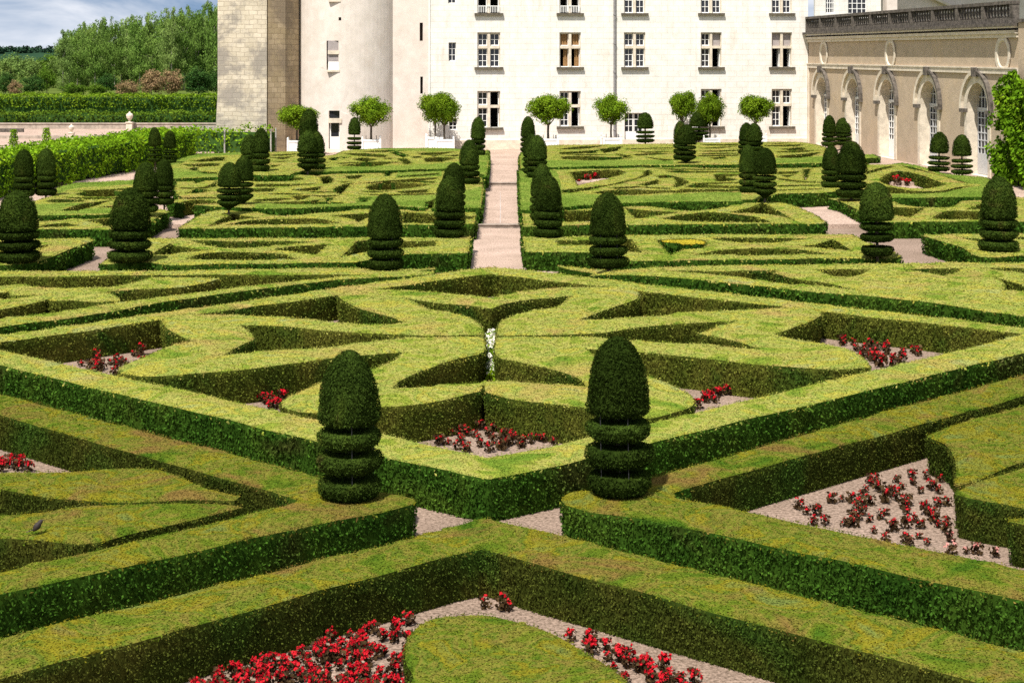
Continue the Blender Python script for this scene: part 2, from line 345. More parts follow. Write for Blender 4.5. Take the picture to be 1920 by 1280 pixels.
def smooth_poly(pts, step=.25, corner=62):
    p = [Vector(q) for q in pts]; n = len(p); out = []
    sharp = []
    for i in range(n):
        a = p[i] - p[i-1]; b = p[(i+1) % n] - p[i]
        ang = 180 if a.length < 1e-6 or b.length < 1e-6 else math.degrees(a.angle(b)); sharp.append(ang > corner)
    for i in range(n):
        j = (i+1) % n; a, b = p[i], p[j]; d = b - a; L = d.length
        if L < 1e-5: continue
        def tan(k, rev):
            if sharp[k]: return d.copy()
            t = (p[(k+1) % n] - p[k-1]); return t.normalized()*L
        m0, m1 = tan(i, 0), tan(j, 1)
        k = max(1, min(24, int(L/step)))
        for s in range(k):
            u = s/k; h00 = 2*u**3-3*u**2+1; h10 = u**3-2*u**2+u; h01 = -2*u**3+3*u**2; h11 = u**3-u**2
            q = a*h00 + m0*h10 + b*h01 + m1*h11; out.append((q.x, q.y))
    if sum(out[i-1][0]*out[i][1]-out[i][0]*out[i-1][1] for i in range(len(out))) < 0: out.reverse()
    return out

LEAFN = [0]
def lsize(Y): return np.clip(.0010*Y, .022, .055)
def bumps(x, y): return .005*math.sin(x*2.1+y*.7)+.004*math.sin(y*2.7-x*1.3)+.004*math.sin(x*5.1)+.003*math.sin(y*6.3+2)
def hedge(label, outers, holes=(), zt=.62, z0=0.0, classes=(), mats=None, grid=None, dens=1.0, name='box_hedge', cat='hedge', group='clipped box hedges of the parterre', straight=False, step=.25, inner=False, inner_beyond=None):
    """one continuous clipped hedge: traced top outlines (photo px) -> plan polygons -> solid with leafy skin"""
    def conv(pl):
        ym = sum(p[1] for p in pl)/len(pl); pxs = step*F*.5/(F*(HC-zt)/(ym-HY)); q = pl if straight else smooth_poly([(x, y*2) for x, y in pl], pxs*1.6)
        q = [un(x, y if straight else y/2, zt) for x, y in q]
        if sum(q[i-1][0]*q[i][1]-q[i][0]*q[i-1][1] for i in range(len(q))) < 0: q.reverse()
        if straight:
            r = []
            for i in range(len(q)):
                a, b = Vector(q[i-1]), Vector(q[i]); k = max(1, int((b-a).length/.3)); r += [tuple(a+(b-a)*j/k) for j in range(k)]
            q = r
        return q
    polys = []; kinds = []
    for o in outers: polys.append(conv(o)); kinds.append(1)
    for h_ in holes:
        ym = sum(p[1] for p in h_)/len(h_); yl, yh = min(p[1] for p in h_), max(p[1] for p in h_); yc = (yl+yh)/2
        k = 1.28 if ym < 400 else (1.2 if ym < 496 else 1.0)      # openings are traced between leaf tips: the clipped edge lies a little outside
        if yh-yl > 19: k = 1.0
        polys.append(conv([(x, yc+(y-yc)*k) for x, y in h_])); kinds.append(-1)
    for (cpl, slot) in classes: polys.append(conv(cpl)); kinds.append(10 + slot)
    vs = []; fs = []
    for pl in polys:
        b = len(vs); vs += [Vector(q) for q in pl]; fs.append(list(range(b, b + len(pl))))
    A = np.array([tuple(v) for v in vs]); lo, hi = A.min(0), A.max(0)
    g = grid or max(.3, min(1.2, (lo[1]+hi[1])/2*.011))
    nx, ny = int((hi[0]-lo[0])/g), int((hi[1]-lo[1])/g)
    if nx*ny < 9000:
        for i in range(1, nx+1):
            for j in range(1, ny+1): vs.append(Vector((lo[0]+(i-.5+random.uniform(-.3, .3))*g, lo[1]+(j-.5+random.uniform(-.3, .3))*g)))
    ov, oe, of, iv, ie, io = delaunay_2d_cdt(vs, [], fs, 0, 1e-4)
    tri = []; slot = []
    if not any(io): print('CDT empty', label)
    for f, ids in zip(of, io):
        ks = [kinds[i] for i in ids]
        if -1 in ks: continue
        if 1 not in ks and not any(k >= 10 for k in ks): continue
        s = max([k-10 for k in ks if k >= 10], default=0)
        f = list(f)
        a, b, c = ov[f[0]], ov[f[1]], ov[f[2]]
        if (b-a).cross(c-a) < 0: f = f[::-1]
        tri.append(f); slot.append(s)
    if not tri: print('NO TRI', label); return None
    used = sorted({i for f in tri for i in f}); ix = {v: k for k, v in enumerate(used)}
    tri = [[ix[i] for i in f] for f in tri]; V2 = [ov[i] for i in used]
    ed = {}
    for f, s in zip(tri, slot):
        for k in range(3): ed[(f[k], f[(k+1) % 3])] = s
    bnd = [(e, s) for e, s in ed.items() if (e[1], e[0]) not in ed]
    nor = {}
    for (a, b), s in bnd:
        d = (V2[b]-V2[a]); nv = Vector((d.y, -d.x)).normalized() if d.length > 1e-7 else Vector((0, 0))
        nor.setdefault(a, Vector((0, 0))); nor.setdefault(b, Vector((0, 0))); nor[a] += nv; nor[b] += nv
    hole_v = set()
    base = 0
    for pl, kd in zip(polys, kinds):
        if kd == -1: hole_v.update(range(base, base+len(pl)))
        base += len(pl)
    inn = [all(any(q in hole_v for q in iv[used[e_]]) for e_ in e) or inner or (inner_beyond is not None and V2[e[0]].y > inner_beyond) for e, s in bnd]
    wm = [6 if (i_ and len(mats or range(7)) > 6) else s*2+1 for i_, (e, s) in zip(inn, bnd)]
    mb = MB()
    topz = [zt + bumps(v.x, v.y) - (.03 if k in nor else 0) for k, v in enumerate(V2)]
    mb.add([(v.x, v.y, z) for v, z in zip(V2, topz)], [], 0)
    for f, s in zip(tri, slot): mb.f.append(tuple(f)); mb.m.append(s*2)
    bi = {}
    for k, nv in nor.items():
        u = nv.normalized() if nv.length > 1e-6 else nv; v = V2[k]
        bi[k] = mb.n; mb.v += [(v.x-u.x*.06, v.y-u.y*.06, z0-.02)]; mb.n += 1
    for ((a, b), s), w_ in zip(bnd, wm):
        mb.f.append((a, bi[a], bi[b], b)); mb.m.append(w_)
    # leafy skin: top
    T = np.array([[mb.v[i] for i in f] for f in tri]); ar = .5*np.linalg.norm(np.cross(T[:, 1]-T[:, 0], T[:, 2]-T[:, 0]), axis=1)
    Yc = T[:, :, 1].mean(1); w = ar/lsize(Yc)**2; n = int(w.sum()*.95*dens)
    if n:
        k = RNG.choice(len(T), n, p=w/w.sum()); r1 = np.sqrt(RNG.uniform(0, 1, n)); r2 = RNG.uniform(0, 1, n)
        p = T[k, 0]*(1-r1)[:, None] + T[k, 1]*(r1*(1-r2))[:, None] + T[k, 2]*(r1*r2)[:, None]
        s = lsize(p[:, 1]); p[:, 2] += RNG.uniform(-.1, .4, n)*s*np.clip(1.3-p[:, 1]*.012, .35, 1)
        mb.leaves(p, np.array([[0, 0, 1.0]]).repeat(n, 0), s*1.25, s*.75, np.array(slot)[k]*2, np.clip(.50-.006*p[:, 1], .16, .42)[:, None])
        LEAFN[0] += n
    # leafy skin: sides
    E = np.array([[mb.v[a], mb.v[b], mb.v[bi[b]], mb.v[bi[a]]] for (a, b), s in bnd]); es = np.array([s for e, s in bnd]); wma = np.array(wm); big = np.where(wma == 6, 1.0, 1.45)
    L = np.linalg.norm(E[:, 1]-E[:, 0], axis=1); nr = np.stack([(E[:, 1]-E[:, 0])[:, 1], -(E[:, 1]-E[:, 0])[:, 0], 0*L], 1)/(L[:, None]+1e-9)
    Yc = E[:, :, 1].mean(1); w = L*(zt-z0)/(lsize(Yc)*big)**2*1.25*np.where(nr[:, 1] > .35, .25, 1.0); n = int(w.sum()*1.0*dens)
    if n:
        k = RNG.choice(len(E), n, p=w/w.sum()); u = RNG.uniform(0, 1, n)[:, None]; h = RNG.uniform(0, .97, n)[:, None]
        big_ = big[k]; a = E[k, 0]*(1-u)+E[k, 1]*u; b = E[k, 3]*(1-u)+E[k, 2]*u
        p = a*(1-h)+b*h; s = lsize(p[:, 1])*big_; p += nr[k]*(RNG.uniform(-.2, 1.5, n)*s)[:, None]
        up = np.clip(1.0-h[:, 0]*7, 0, 1)
        nv = nr[k] + np.array([[0, 0, -.1]])
        mb.leaves(p, nv, s*1.5, s*.85, np.where(RNG.uniform(0, 1, n) < up*.3, es[k]*2, wma[k]), .75)
        LEAFN[0] += n
    # ragged clipped rim
    w = L/lsize(Yc); n = int(w.sum()*1.1)
    if n:
        k = RNG.choice(len(E), n, p=w/w.sum()); u = RNG.uniform(0, 1, n)[:, None]; p = E[k, 0]*(1-u)+E[k, 1]*u; s = lsize(p[:, 1])
        p += np.array([[0, 0, 1.0]])*(.02+RNG.uniform(0, .9, n)**2*s*np.clip(1.5-p[:, 1]*.02, .12, 1))[:, None] - nr[k]*(RNG.uniform(-.5, 1.2, n)*s)[:, None]
        mb.leaves(p, nr[k]+np.array([[0, 0, .5]]), s*1.3, s*.6, es[k]*2, .7)
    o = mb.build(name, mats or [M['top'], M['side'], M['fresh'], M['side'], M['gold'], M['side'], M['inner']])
    tag(o, label, cat, group); return o

# ------------------------------------------------------------------ ground
def structure(name, mb, mat):
    o = mb.build(name, mat); o['kind'] = 'structure'; return o
Y1, Y2, Y3 = 60.4, 78.0, 118.0
mb = MB(); mb.add([(-5000, -200, -.06), (5000, -200, -.06), (5000, 8000, -.06), (-5000, 8000, -.06)], [(0, 1, 2, 3)]); structure('ground', mb, M['meadow'])
mb = MB(); mb.box(-60, 60, -5, Y1, -.3, 0); structure('garden_floor', mb, M['soil'])
mb = MB(); mb.box(-27, 30, Y1+.001, Y2, -.2, .15); structure('garden_terrace', mb, M['path'])
mb = MB(); mb.box(-27, 30, Y2+.001, Y3, -.1, .30); structure('upper_terrace', mb, M['path'])
mb = MB(); mb.box(-140, -27.01, 60.41, 148, -.2, .1); structure('sand_court', mb, M['path'])
# central path sheet and its stone steps
mb = MB(); mb.add([(-1.9, 44, .004), (1.3, 44, .004), (1.3, Y1-.13, .004), (-1.9, Y1-.13, .004)], [(0, 1, 2, 3)]); structure('path', mb, M['path'])
for yy, z in ((Y1, .15), (Y2, .30)):
    mb = MB(); mb.box(-1.55, .75, yy-.12, yy-.002, z-.16, z-.008); mb.box(-1.58, .78, yy-.15, yy+.16, z-.03, z+.006)
    o = mb.build('stone_step', M['stone'])
    tag(o, 'dark stone step across the central path, nearest the camera' if z < .2 else 'stone step across the central path, the one farther up towards the facade', 'step', 'stone steps of the central path')

ZA, ZB, ZC = .62, .77, .92
# ------------------------------------------------------------------ love garden, near hedges
OLV = [M['olive'], M['side'], M['olive'], M['side'], M['olive'], M['side'], M['inner_shaded']]
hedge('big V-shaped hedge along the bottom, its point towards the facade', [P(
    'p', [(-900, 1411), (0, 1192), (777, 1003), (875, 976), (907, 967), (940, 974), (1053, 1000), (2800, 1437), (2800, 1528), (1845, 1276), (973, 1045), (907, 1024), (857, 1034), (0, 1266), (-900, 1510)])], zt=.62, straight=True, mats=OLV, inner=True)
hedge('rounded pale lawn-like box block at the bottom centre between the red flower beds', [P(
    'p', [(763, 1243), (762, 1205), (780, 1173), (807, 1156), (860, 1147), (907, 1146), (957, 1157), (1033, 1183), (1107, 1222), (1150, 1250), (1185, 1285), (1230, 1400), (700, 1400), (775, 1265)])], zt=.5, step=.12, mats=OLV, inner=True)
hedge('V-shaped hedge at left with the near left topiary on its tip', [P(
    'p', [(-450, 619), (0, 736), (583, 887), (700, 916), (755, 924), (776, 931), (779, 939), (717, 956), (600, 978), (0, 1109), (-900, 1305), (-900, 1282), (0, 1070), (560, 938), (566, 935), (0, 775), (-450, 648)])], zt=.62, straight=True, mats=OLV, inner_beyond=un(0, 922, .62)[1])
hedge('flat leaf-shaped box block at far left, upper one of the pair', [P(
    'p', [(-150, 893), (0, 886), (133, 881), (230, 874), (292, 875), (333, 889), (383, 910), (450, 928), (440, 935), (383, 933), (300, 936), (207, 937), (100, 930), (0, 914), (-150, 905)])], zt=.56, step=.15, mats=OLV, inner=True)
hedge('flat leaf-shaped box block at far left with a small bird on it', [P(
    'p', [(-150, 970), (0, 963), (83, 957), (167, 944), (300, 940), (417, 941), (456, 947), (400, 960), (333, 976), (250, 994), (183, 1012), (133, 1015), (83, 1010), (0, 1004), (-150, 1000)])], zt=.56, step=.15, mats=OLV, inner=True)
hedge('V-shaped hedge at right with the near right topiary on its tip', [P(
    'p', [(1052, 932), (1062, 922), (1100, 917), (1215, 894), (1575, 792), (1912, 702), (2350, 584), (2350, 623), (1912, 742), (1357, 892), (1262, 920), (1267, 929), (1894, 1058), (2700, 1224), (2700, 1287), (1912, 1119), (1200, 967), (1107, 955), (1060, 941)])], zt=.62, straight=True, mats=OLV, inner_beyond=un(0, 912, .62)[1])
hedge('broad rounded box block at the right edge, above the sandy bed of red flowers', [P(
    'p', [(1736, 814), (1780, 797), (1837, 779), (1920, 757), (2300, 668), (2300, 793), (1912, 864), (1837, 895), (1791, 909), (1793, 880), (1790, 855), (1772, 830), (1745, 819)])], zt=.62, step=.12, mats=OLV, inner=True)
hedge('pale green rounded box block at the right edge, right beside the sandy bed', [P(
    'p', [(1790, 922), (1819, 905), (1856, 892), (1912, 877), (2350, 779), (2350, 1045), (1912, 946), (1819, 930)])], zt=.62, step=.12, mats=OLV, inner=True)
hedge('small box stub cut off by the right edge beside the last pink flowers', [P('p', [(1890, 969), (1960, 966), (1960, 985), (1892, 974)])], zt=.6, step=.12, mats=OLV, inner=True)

hedge('diamond frame hedge enclosing the butterfly-shaped hedge in the middle', [P(
    'p', [(-128, 645), (0, 627), (870, 505), (922, 499), (975, 504), (1894, 609), (2045, 629), (1912, 661), (1034, 871), (961, 886), (916, 893), (870, 886), (717, 853), (0, 682)])],
    [P('p', [(-35, 646), (0, 640), (850, 520), (922, 511), (1000, 521), (1922, 624), (1837, 645), (1100, 818), (1023, 836), (954, 848), (912, 854), (852, 842), (717, 811), (0, 654)])], zt=.66, straight=True)

BL = P('p', [(633, 552), (660, 544), (717, 541), (800, 545), (860, 550), (918, 557), (918, 576), (908, 574), (840, 567), (760, 558), (777, 563), (785, 570), (800, 577), (860, 587), (893, 600), (902, 612), (907, 625),
             (800, 627), (717, 623), (640, 619), (560, 612), (500, 608), (450, 608), (468, 620), (477, 633), (440, 650), (420, 663), (480, 657), (533, 653), (600, 650), (733, 633), (800, 630), (906, 629),
             (907, 657), (880, 665), (833, 677), (760, 705), (733, 725), (800, 721), (888, 716), (918, 712), (918, 729), (906, 729), (852, 742), (815, 749), (761, 757), (709, 761), (596, 770), (560, 768), (530, 759), (527, 750), (547, 738), (580, 724), (610, 712),
             (650, 702), (693, 691), (743, 670), (757, 658), (700, 661), (640, 667), (533, 680), (450, 690), (333, 700), (260, 702), (226, 697), (224, 687), (263, 670), (307, 652), (333, 642), (366, 637), (345, 630), (315, 615), (303, 599), (333, 590), (433, 588),
             (500, 592), (567, 596), (640, 603), (700, 606), (764, 604), (733, 592), (683, 579), (645, 562)])
BRr = P('p', [(918, 557), (977, 545), (1043, 538), (1100, 537), (1167, 537), (1193, 543), (1196, 556), (1180, 564), (1133, 579), (1086, 598), (1133, 596), (1233, 590), (1294, 583), (1387, 579), (1462, 576), (1519, 577), (1540, 582), (1538, 590), (1525, 598),
              (1485, 612), (1447, 624), (1462, 628), (1537, 641), (1575, 648), (1605, 660), (1627, 675), (1631, 685), (1575, 689), (1481, 685), (1387, 677), (1294, 665), (1200, 658), (1097, 652), (1113, 664), (1150, 684), (1219, 704), (1275, 727), (1300, 747),
              (1298, 758), (1275, 766), (1215, 779), (1160, 771), (1100, 762), (1034, 754), (961, 745), (908, 731), (918, 729), (918, 712), (1000, 716), (1050, 719), (1100, 722), (1090, 710), (1073, 700), (1033, 688), (967, 675), (932, 665), (932, 630), (1033, 630), (1117, 631), (1200, 637), (1305, 643), (1369, 648), (1425, 652),
              (1395, 642), (1350, 630), (1309, 624), (1342, 612), (1384, 599), (1294, 604), (1200, 611), (1117, 623), (1033, 626), (932, 626), (934, 613), (937, 602), (957, 592), (1000, 580), (1033, 575), (1057, 568), (1064, 559), (1077, 552), (1017, 557), (950, 567), (924, 575), (918, 576)])
hedge('large butterfly-shaped box hedge with wide curling wings inside the diamond frame', [BL, BRr], [P('p', [(903, 719), (909, 719), (911, 734), (901, 734)])], zt=.69, step=.15, inner=True)

# the two half-hidden squares left and right of the diamond
hedge('long box hedge square left of the diamond with flame-shaped inner ornament', [P(
    'p', [(-330, 507), (0, 507), (283, 506), (633, 501), (710, 503), (770, 507), (812, 508), (813, 512), (760, 516), (633, 523), (500, 538), (333, 560), (200, 583), (0, 611), (-330, 657)])],
    [P('l', [(-600, 160), (0, 155), (700, 150), (1100, 138), (1500, 132), (1920, 132), (2800, 130), (3600, 128), (3900, 133), (3000, 215), (1920, 340), (1500, 395), (900, 480), (480, 545), (0, 595), (-600, 690),
             (-600, 520), (0, 500), (250, 450), (470, 400), (500, 385), (540, 405), (760, 400), (1000, 415), (1260, 410), (1250, 380), (1180, 335), (1070, 305), (1300, 300), (1500, 285), (1920, 260), (2180, 215), (2330, 172), (2000, 165), (1600, 170), (1450, 210), (1150, 262),
             (700, 270), (400, 270), (230, 235), (130, 240), (0, 258), (-600, 300)]),
     P('l', [(-500, 330), (0, 320), (95, 305), (110, 355), (300, 350), (420, 345), (250, 375), (0, 395), (-500, 420)])], zt=.62, step=.3)
hedge('long box hedge square right of the diamond with flame-shaped inner ornament', [P(
    'p', [(1105, 515), (1170, 505), (1234, 500), (1400, 496), (1665, 493), (1912, 491), (2300, 491), (2300, 640), (1912, 590), (1714, 561), (1537, 546), (1387, 530), (1200, 514), (1160, 513)])],
    [P('m', [(180, 135), (500, 135), (800, 138), (1380, 130), (1350, 165), (1500, 210), (1920, 270), 'x'] [:-1], 'n', [(300, 305), (600, 350), (830, 365), (845, 240), (720, 185), (860, 215), (960, 270), (1100, 300), (1370, 310), (1380, 385), (1920, 445), (2300, 480), (2300, 510), (1920, 480), (1350, 420), (880, 380), (520, 340), (0, 275)], 'm', [(1500, 275), (1000, 205), (600, 165)]),
     P('n', [(-60, 118), (200, 115), (460, 120), (390, 160), (280, 188), (100, 180)]),
     P('n', [(760, 120), (1000, 108), (1330, 108), (1290, 145), (1160, 180), (1050, 160)]),
     P('n', [(1480, 105), (1920, 105), (2300, 110), (2300, 175), (1920, 158), (1700, 130)]),
     P('n', [(1560, 165), (1700, 205), (1920, 265), (2300, 330), (2300, 350), (1920, 325), (1735, 315), (1725, 245), (1650, 200)])], zt=.62, step=.3)
hedge('low olive box strip at the foot of the second topiary left of the path', [P('b', [(340, 800), (700, 812), (1100, 800), (1290, 785), (1300, 800), (1000, 830), (600, 850), (340, 850)])], zt=.4, step=.3)
hedge('low olive box strip at the foot of the second topiary right of the path', [P('h', [(440, 740), (600, 745), (800, 775), (1180, 800), (1240, 810), (1200, 835), (1000, 830), (800, 810), (560, 775)])], zt=.4, step=.3)

# ------------------------------------------------------------------ middle parterres
hedge('long low box parterre left of the path, second row, with eye-shaped openings', [P(
    'p', [(188, 494), (204, 484), (280, 446), (320, 446)], 'a', [(700, 362), (1770, 358)], 'b', [(930, 447), (1280, 447), (1690, 425), (1680, 520), (1664, 612), (1200, 626), (930, 634), (700, 655), (540, 690), (400, 718), (0, 722)], 'a', [(1000, 587), (500, 592), (0, 602)], 'e', [(1600, 905), (1200, 922)])],
    [P('a', [(170, 385), (700, 390), (1320, 395), (960, 425), (700, 440), (440, 440), (280, 415)]),
     P('e', [(1600, 830), (1640, 795), (1800, 705)], 'a', [(30, 425), (120, 440), (300, 465), (390, 468), (100, 490), (0, 505)]),
     P('a', [(870, 465), (1150, 430), (1440, 410), (1310, 515), (1150, 490), (1000, 475)]),
     P('a', [(130, 545), (300, 500), (560, 487), (830, 495), (1040, 510), (1150, 545), (800, 550), (450, 550)]),
     P('b', [(220, 668), (330, 570), (420, 485), (900, 482), (1305, 478), (1305, 540), (930, 565), (540, 610)])], zt=ZA, step=.3)
hedge('box parterre left of the path, third row, ending at the nearest step', [P(
    'a', [(340, 128), (640, 116), (960, 110), (1800, 96)], 'b', [(900, 106), (1150, 116), (1400, 130), (1748, 148), (1738, 285), (1330, 300), (930, 300), (530, 312)], 'a', [(1770, 254), (1000, 264), (75, 275)])],
    [P('a', [(330, 258), (400, 215), (555, 142), (590, 148), (680, 165), (800, 180), (600, 200), (450, 232)]),
     P('a', [(740, 120), (1000, 126), (1700, 110), (1560, 125), (1300, 140), (1000, 155), (830, 140)]),
     P('b', [(90, 200), (540, 180), (760, 175), (540, 225), (440, 268), (350, 235)]),
     P('a', [(490, 240), (700, 205), (1000, 190), (1300, 190), (1500, 215), (1530, 228), (1000, 235), (700, 238)]),
     P('b', [(920, 155), (1310, 178), (1640, 170), (1640, 270), (1300, 285), (920, 285)])], zt=ZA, step=.3)
hedge('box parterre at far left, third row, behind the two big left topiaries', [P(
    'p', [(-60, 431), (70, 428), (207, 429), (262, 426), (300, 403), (318, 396), (300, 392), (200, 396), (70, 404), (-60, 407)])],
    [P('e', [(390, 455), (800, 435), (1160, 415), (700, 455), (390, 472)]), P('e', [(850, 470), (1160, 450), (1300, 450), (1200, 510), (1100, 520), (1050, 495)]), P('e', [(400, 530), (500, 505), (700, 495), (850, 520), (600, 530)])], zt=ZA, step=.3)
hedge('box block at far left, second row, its tip beside the pink gravel path', [P(
    'p', [(-60, 448), (70, 447), (168, 446), (176, 450), (140, 462), (85, 484), (60, 491), (0, 496), (-60, 497)])],
    [P('e', [(380, 735), (560, 710), (430, 765)])], zt=ZA, step=.3)
hedge('long low box parterre right of the path, second row, with eye-shaped openings', [P(
    'p', [(981, 443)], 'h', [(500, 422), (800, 417), (1200, 410), (1920, 402)], 'i', [(700, 500), (1500, 500), (1790, 505), (1910, 570)], 'p', [(1660, 466), (1690, 479), (1676, 483)], 'k', [(230, 602), (0, 602)], 'i', [(1000, 760), (0, 768)], 'h', [(1500, 680), (1200, 682), (1080, 640), (960, 585), (810, 592), (400, 585), (90, 583)])],
    [P('h', [(435, 460), (900, 455), (1250, 450), (1300, 520), (1370, 600), (1200, 580), (810, 522), (435, 515)]),
     P('h', [(1510, 458), (1920, 440)], 'i', [(240, 558), (270, 600), (230, 640), (0, 665)], 'h', [(1800, 575), (1660, 622)]),
     P('i', [(290, 540), (700, 535), (1370, 545), (1150, 570), (800, 585), (450, 570)]),
     P('i', [(1190, 620), (1400, 600), (1590, 550), (1680, 600), (1800, 670), (1640, 660), (1450, 640)]),
     P('i', [(100, 710), (350, 670), (600, 650), (900, 650), (1200, 660), (1400, 680), (1650, 705), (1300, 705), (700, 712)])], zt=ZA, step=.3)
hedge('bright golden-yellow strip inside the second-row parterre right of the path', [P('h', [(1560, 463), (1920, 443)], 'i', [(235, 560), (235, 594), (0, 600)], 'h', [(1750, 488), (1600, 480)])], zt=.58, mats=[M['gold'], M['side']], step=.3, group='golden foliage')
hedge('box parterre right of the path, third row, ending at the nearest step', [P(
    'h', [(60, 148), (490, 132), (700, 72), (820, 66), (1150, 58), (1920, 46)], 'i', [(300, 158), (600, 150), (850, 152), (1090, 172), (1330, 262), (1510, 372), (1490, 382), (1000, 384), (0, 390)], 'h', [(1200, 294), (780, 294), (480, 298), (70, 312)])],
    [P('h', [(180, 145), (500, 142), (820, 128), (900, 128), (900, 262), (490, 264), (180, 270)]),
     P('h', [(1165, 105), (1350, 130), (1600, 145), (1770, 155), (1400, 215), (1340, 225), (1280, 225)]),
     P('h', [(1320, 80), (1920, 65)], 'i', [(300, 168), (630, 165), (480, 205), (230, 235), (0, 237)], 'h', [(1600, 110)]),
     P('h', [(1560, 228), (1750, 190), (1900, 182)], 'i', [(200, 275), (500, 285), (800, 320), (980, 373), (700, 365), (0, 352)]),
     P('i', [(480, 265), (700, 215), (840, 165), (890, 180), (1050, 270), (1180, 350), (1000, 300), (840, 282)])], zt=ZA, step=.3)
hedge('box block at far right, second row, its face beside the pink gravel path', [P(
    'k', [(930, 365), (1490, 360), (1920, 355), (2200, 355), (2200, 575), (1920, 576), (1480, 586), (1290, 492), (1080, 430), (920, 382)])],
    [P('k', [(1290, 400), (1460, 408), (1500, 415), (1490, 440)]), P('k', [(1800, 405), (1920, 390), (2050, 392), (1920, 415)])], zt=ZA, step=.3)
hedge('box parterre at far right, third row, behind the two big right topiaries', [P(
    'p', [(1553, 371), (1573, 375), (1611, 394), (1640, 410), (1676, 415), (1762, 414), (1840, 414), (1960, 413), (1960, 370), (1843, 369), (1675, 371), (1615, 372), (1580, 371)])],
    [P('k', [(630, 25), (1280, 15), (1295, 40), (1180, 85), (900, 85), (640, 60)]), P('k', [(500, 100), (940, 110), (790, 185), (500, 160)]), P('k', [(980, 205), (1080, 150), (1250, 130), (1490, 145), (1600, 150), (1600, 212)]),
     P('k', [(1340, 110), (1480, 65), (1600, 70), (1600, 110)])], zt=ZA, step=.3)

# ------------------------------------------------------------------ upper parterres (first terrace)
green = 1
hedge('scrolled box parterre left of the path on the middle terrace', [P(
    'p', [(313, 377), (345, 371), (329, 358), (333, 340), (400, 331), (480, 330)], 'c', [(240, 243), (600, 232), (1000, 228), (1500, 214), (1840, 240), (1850, 400), (1830, 545), (1430, 545), (900, 520), (300, 545), (0, 545)], 'p', [(440, 388), (380, 384)])],
    [P('c', [(0, 290), (150, 283), (300, 290), (330, 300), (200, 312), (0, 318), (-150, 312), (-150, 290)]), P('c', [(450, 285), (540, 275), (580, 300), (560, 325), (480, 335)]), P('c', [(670, 270), (860, 265), (780, 292), (690, 292)]),
     P('c', [(1000, 245), (1100, 235), (1060, 265), (1010, 270)]), P('c', [(560, 385), (650, 342), (740, 325), (700, 370), (640, 430), (590, 415)]), P('c', [(200, 385), (470, 362), (460, 388), (340, 397)]),
     P('c', [(-120, 380), (90, 376), (60, 402), (-120, 404)]), P('c', [(840, 368), (900, 345), (1100, 333), (1320, 338), (1420, 345), (1280, 367), (1100, 382), (880, 384)]), P('c', [(1100, 402), (1390, 388), (1380, 412), (1160, 417)]),
     P('c', [(780, 458), (890, 463), (850, 492), (790, 492)]), P('c', [(500, 460), (580, 458), (550, 488), (510, 487)]), P('c', [(200, 445), (400, 438), (330, 467), (260, 477)]),
     P('c', [(-100, 342), (470, 336), (200, 358), (-100, 362)]), P('c', [(740, 332), (1100, 305), (1470, 288), (1450, 302), (1000, 326)]), P('c', [(370, 436), (650, 433), (500, 450)]), P('c', [(-100, 498), (400, 488), (760, 502), (300, 512)]),
     P('c', [(760, 425), (1100, 425), (1440, 420), (1440, 432), (1000, 440)]), P('c', [(1350, 500), (1440, 478), (1440, 535), (1360, 540)]),
     P('c', [(-100, 425), (200, 418), (420, 428), (200, 431)]), P('c', [(350, 402), (560, 402), (620, 408), (560, 415), (400, 411)]), P('c', [(330, 262), (480, 257), (440, 269)]), P('c', [(760, 397), (900, 401), (1080, 396), (900, 413)]),
     P('c', [(880, 328), (1200, 312), (1440, 317), (1440, 327), (1100, 324)]), P('c', [(-100, 468), (180, 461), (230, 470), (100, 482), (-100, 484)]), P('c', [(340, 480), (480, 470), (430, 488)]), P('c', [(600, 318), (740, 314), (660, 328)]), P('c', [(1120, 270), (1480, 250), (1480, 262), (1130, 282)]),
     P('d', [(640, 548), (760, 508), (950, 520), (800, 548)]), P('d', [(530, 605), (800, 590), (1000, 596), (1000, 608), (700, 612)]), P('d', [(600, 642), (800, 623), (1000, 640), (1000, 660), (800, 668), (620, 668)]), P('d', [(710, 400), (1000, 383), (760, 437)]), P('d', [(560, 475), (860, 472), (1000, 420), (1000, 470), (880, 490), (600, 488)])],
    zt=ZB, z0=.15, classes=[(P('c', [(-100, 508), (400, 503), (760, 508), (760, 470), (1000, 442), (1440, 436), (1840, 370), (1830, 545), (1430, 545), (900, 520), (300, 545), (-100, 545)]), green), (P('c', [(240, 243), (600, 232), (1000, 228), (1500, 214), (1500, 280), (1100, 290), (1130, 240), (600, 252)]), green)], step=.4)
hedge('box parterre at far left on the middle terrace beside the vine arbour', [P(
    'e', [(330, 275), (480, 225), (600, 195), (590, 130), (800, 72), (1000, 60), (1420, 40), (1560, 150), (1560, 300), (1180, 392), (700, 408), (370, 412)])],
    [P('e', [(780, 187), (900, 165), (1300, 160), (1400, 180), (1220, 207), (900, 207)]), P('e', [(470, 262), (560, 245), (900, 250), (880, 267), (600, 274)]), P('e', [(640, 348), (900, 290), (1200, 260), (1000, 312), (820, 352)]),
     P('e', [(840, 148), (1390, 128), (1390, 142), (900, 160)]), P('e', [(1060, 322), (1300, 295), (1250, 325)]), P('e', [(620, 215), (900, 222), (1300, 220), (1200, 236), (800, 236)])],
    zt=ZB, z0=.15, classes=[(P('e', [(340, 300), (640, 295), (900, 285), (640, 350), (1180, 335), (1180, 392), (700, 408), (370, 412)]), green), (P('e', [(590, 130), (800, 72), (1000, 60), (1420, 40), (1420, 90), (800, 130), (620, 185)]), green)], step=.4)
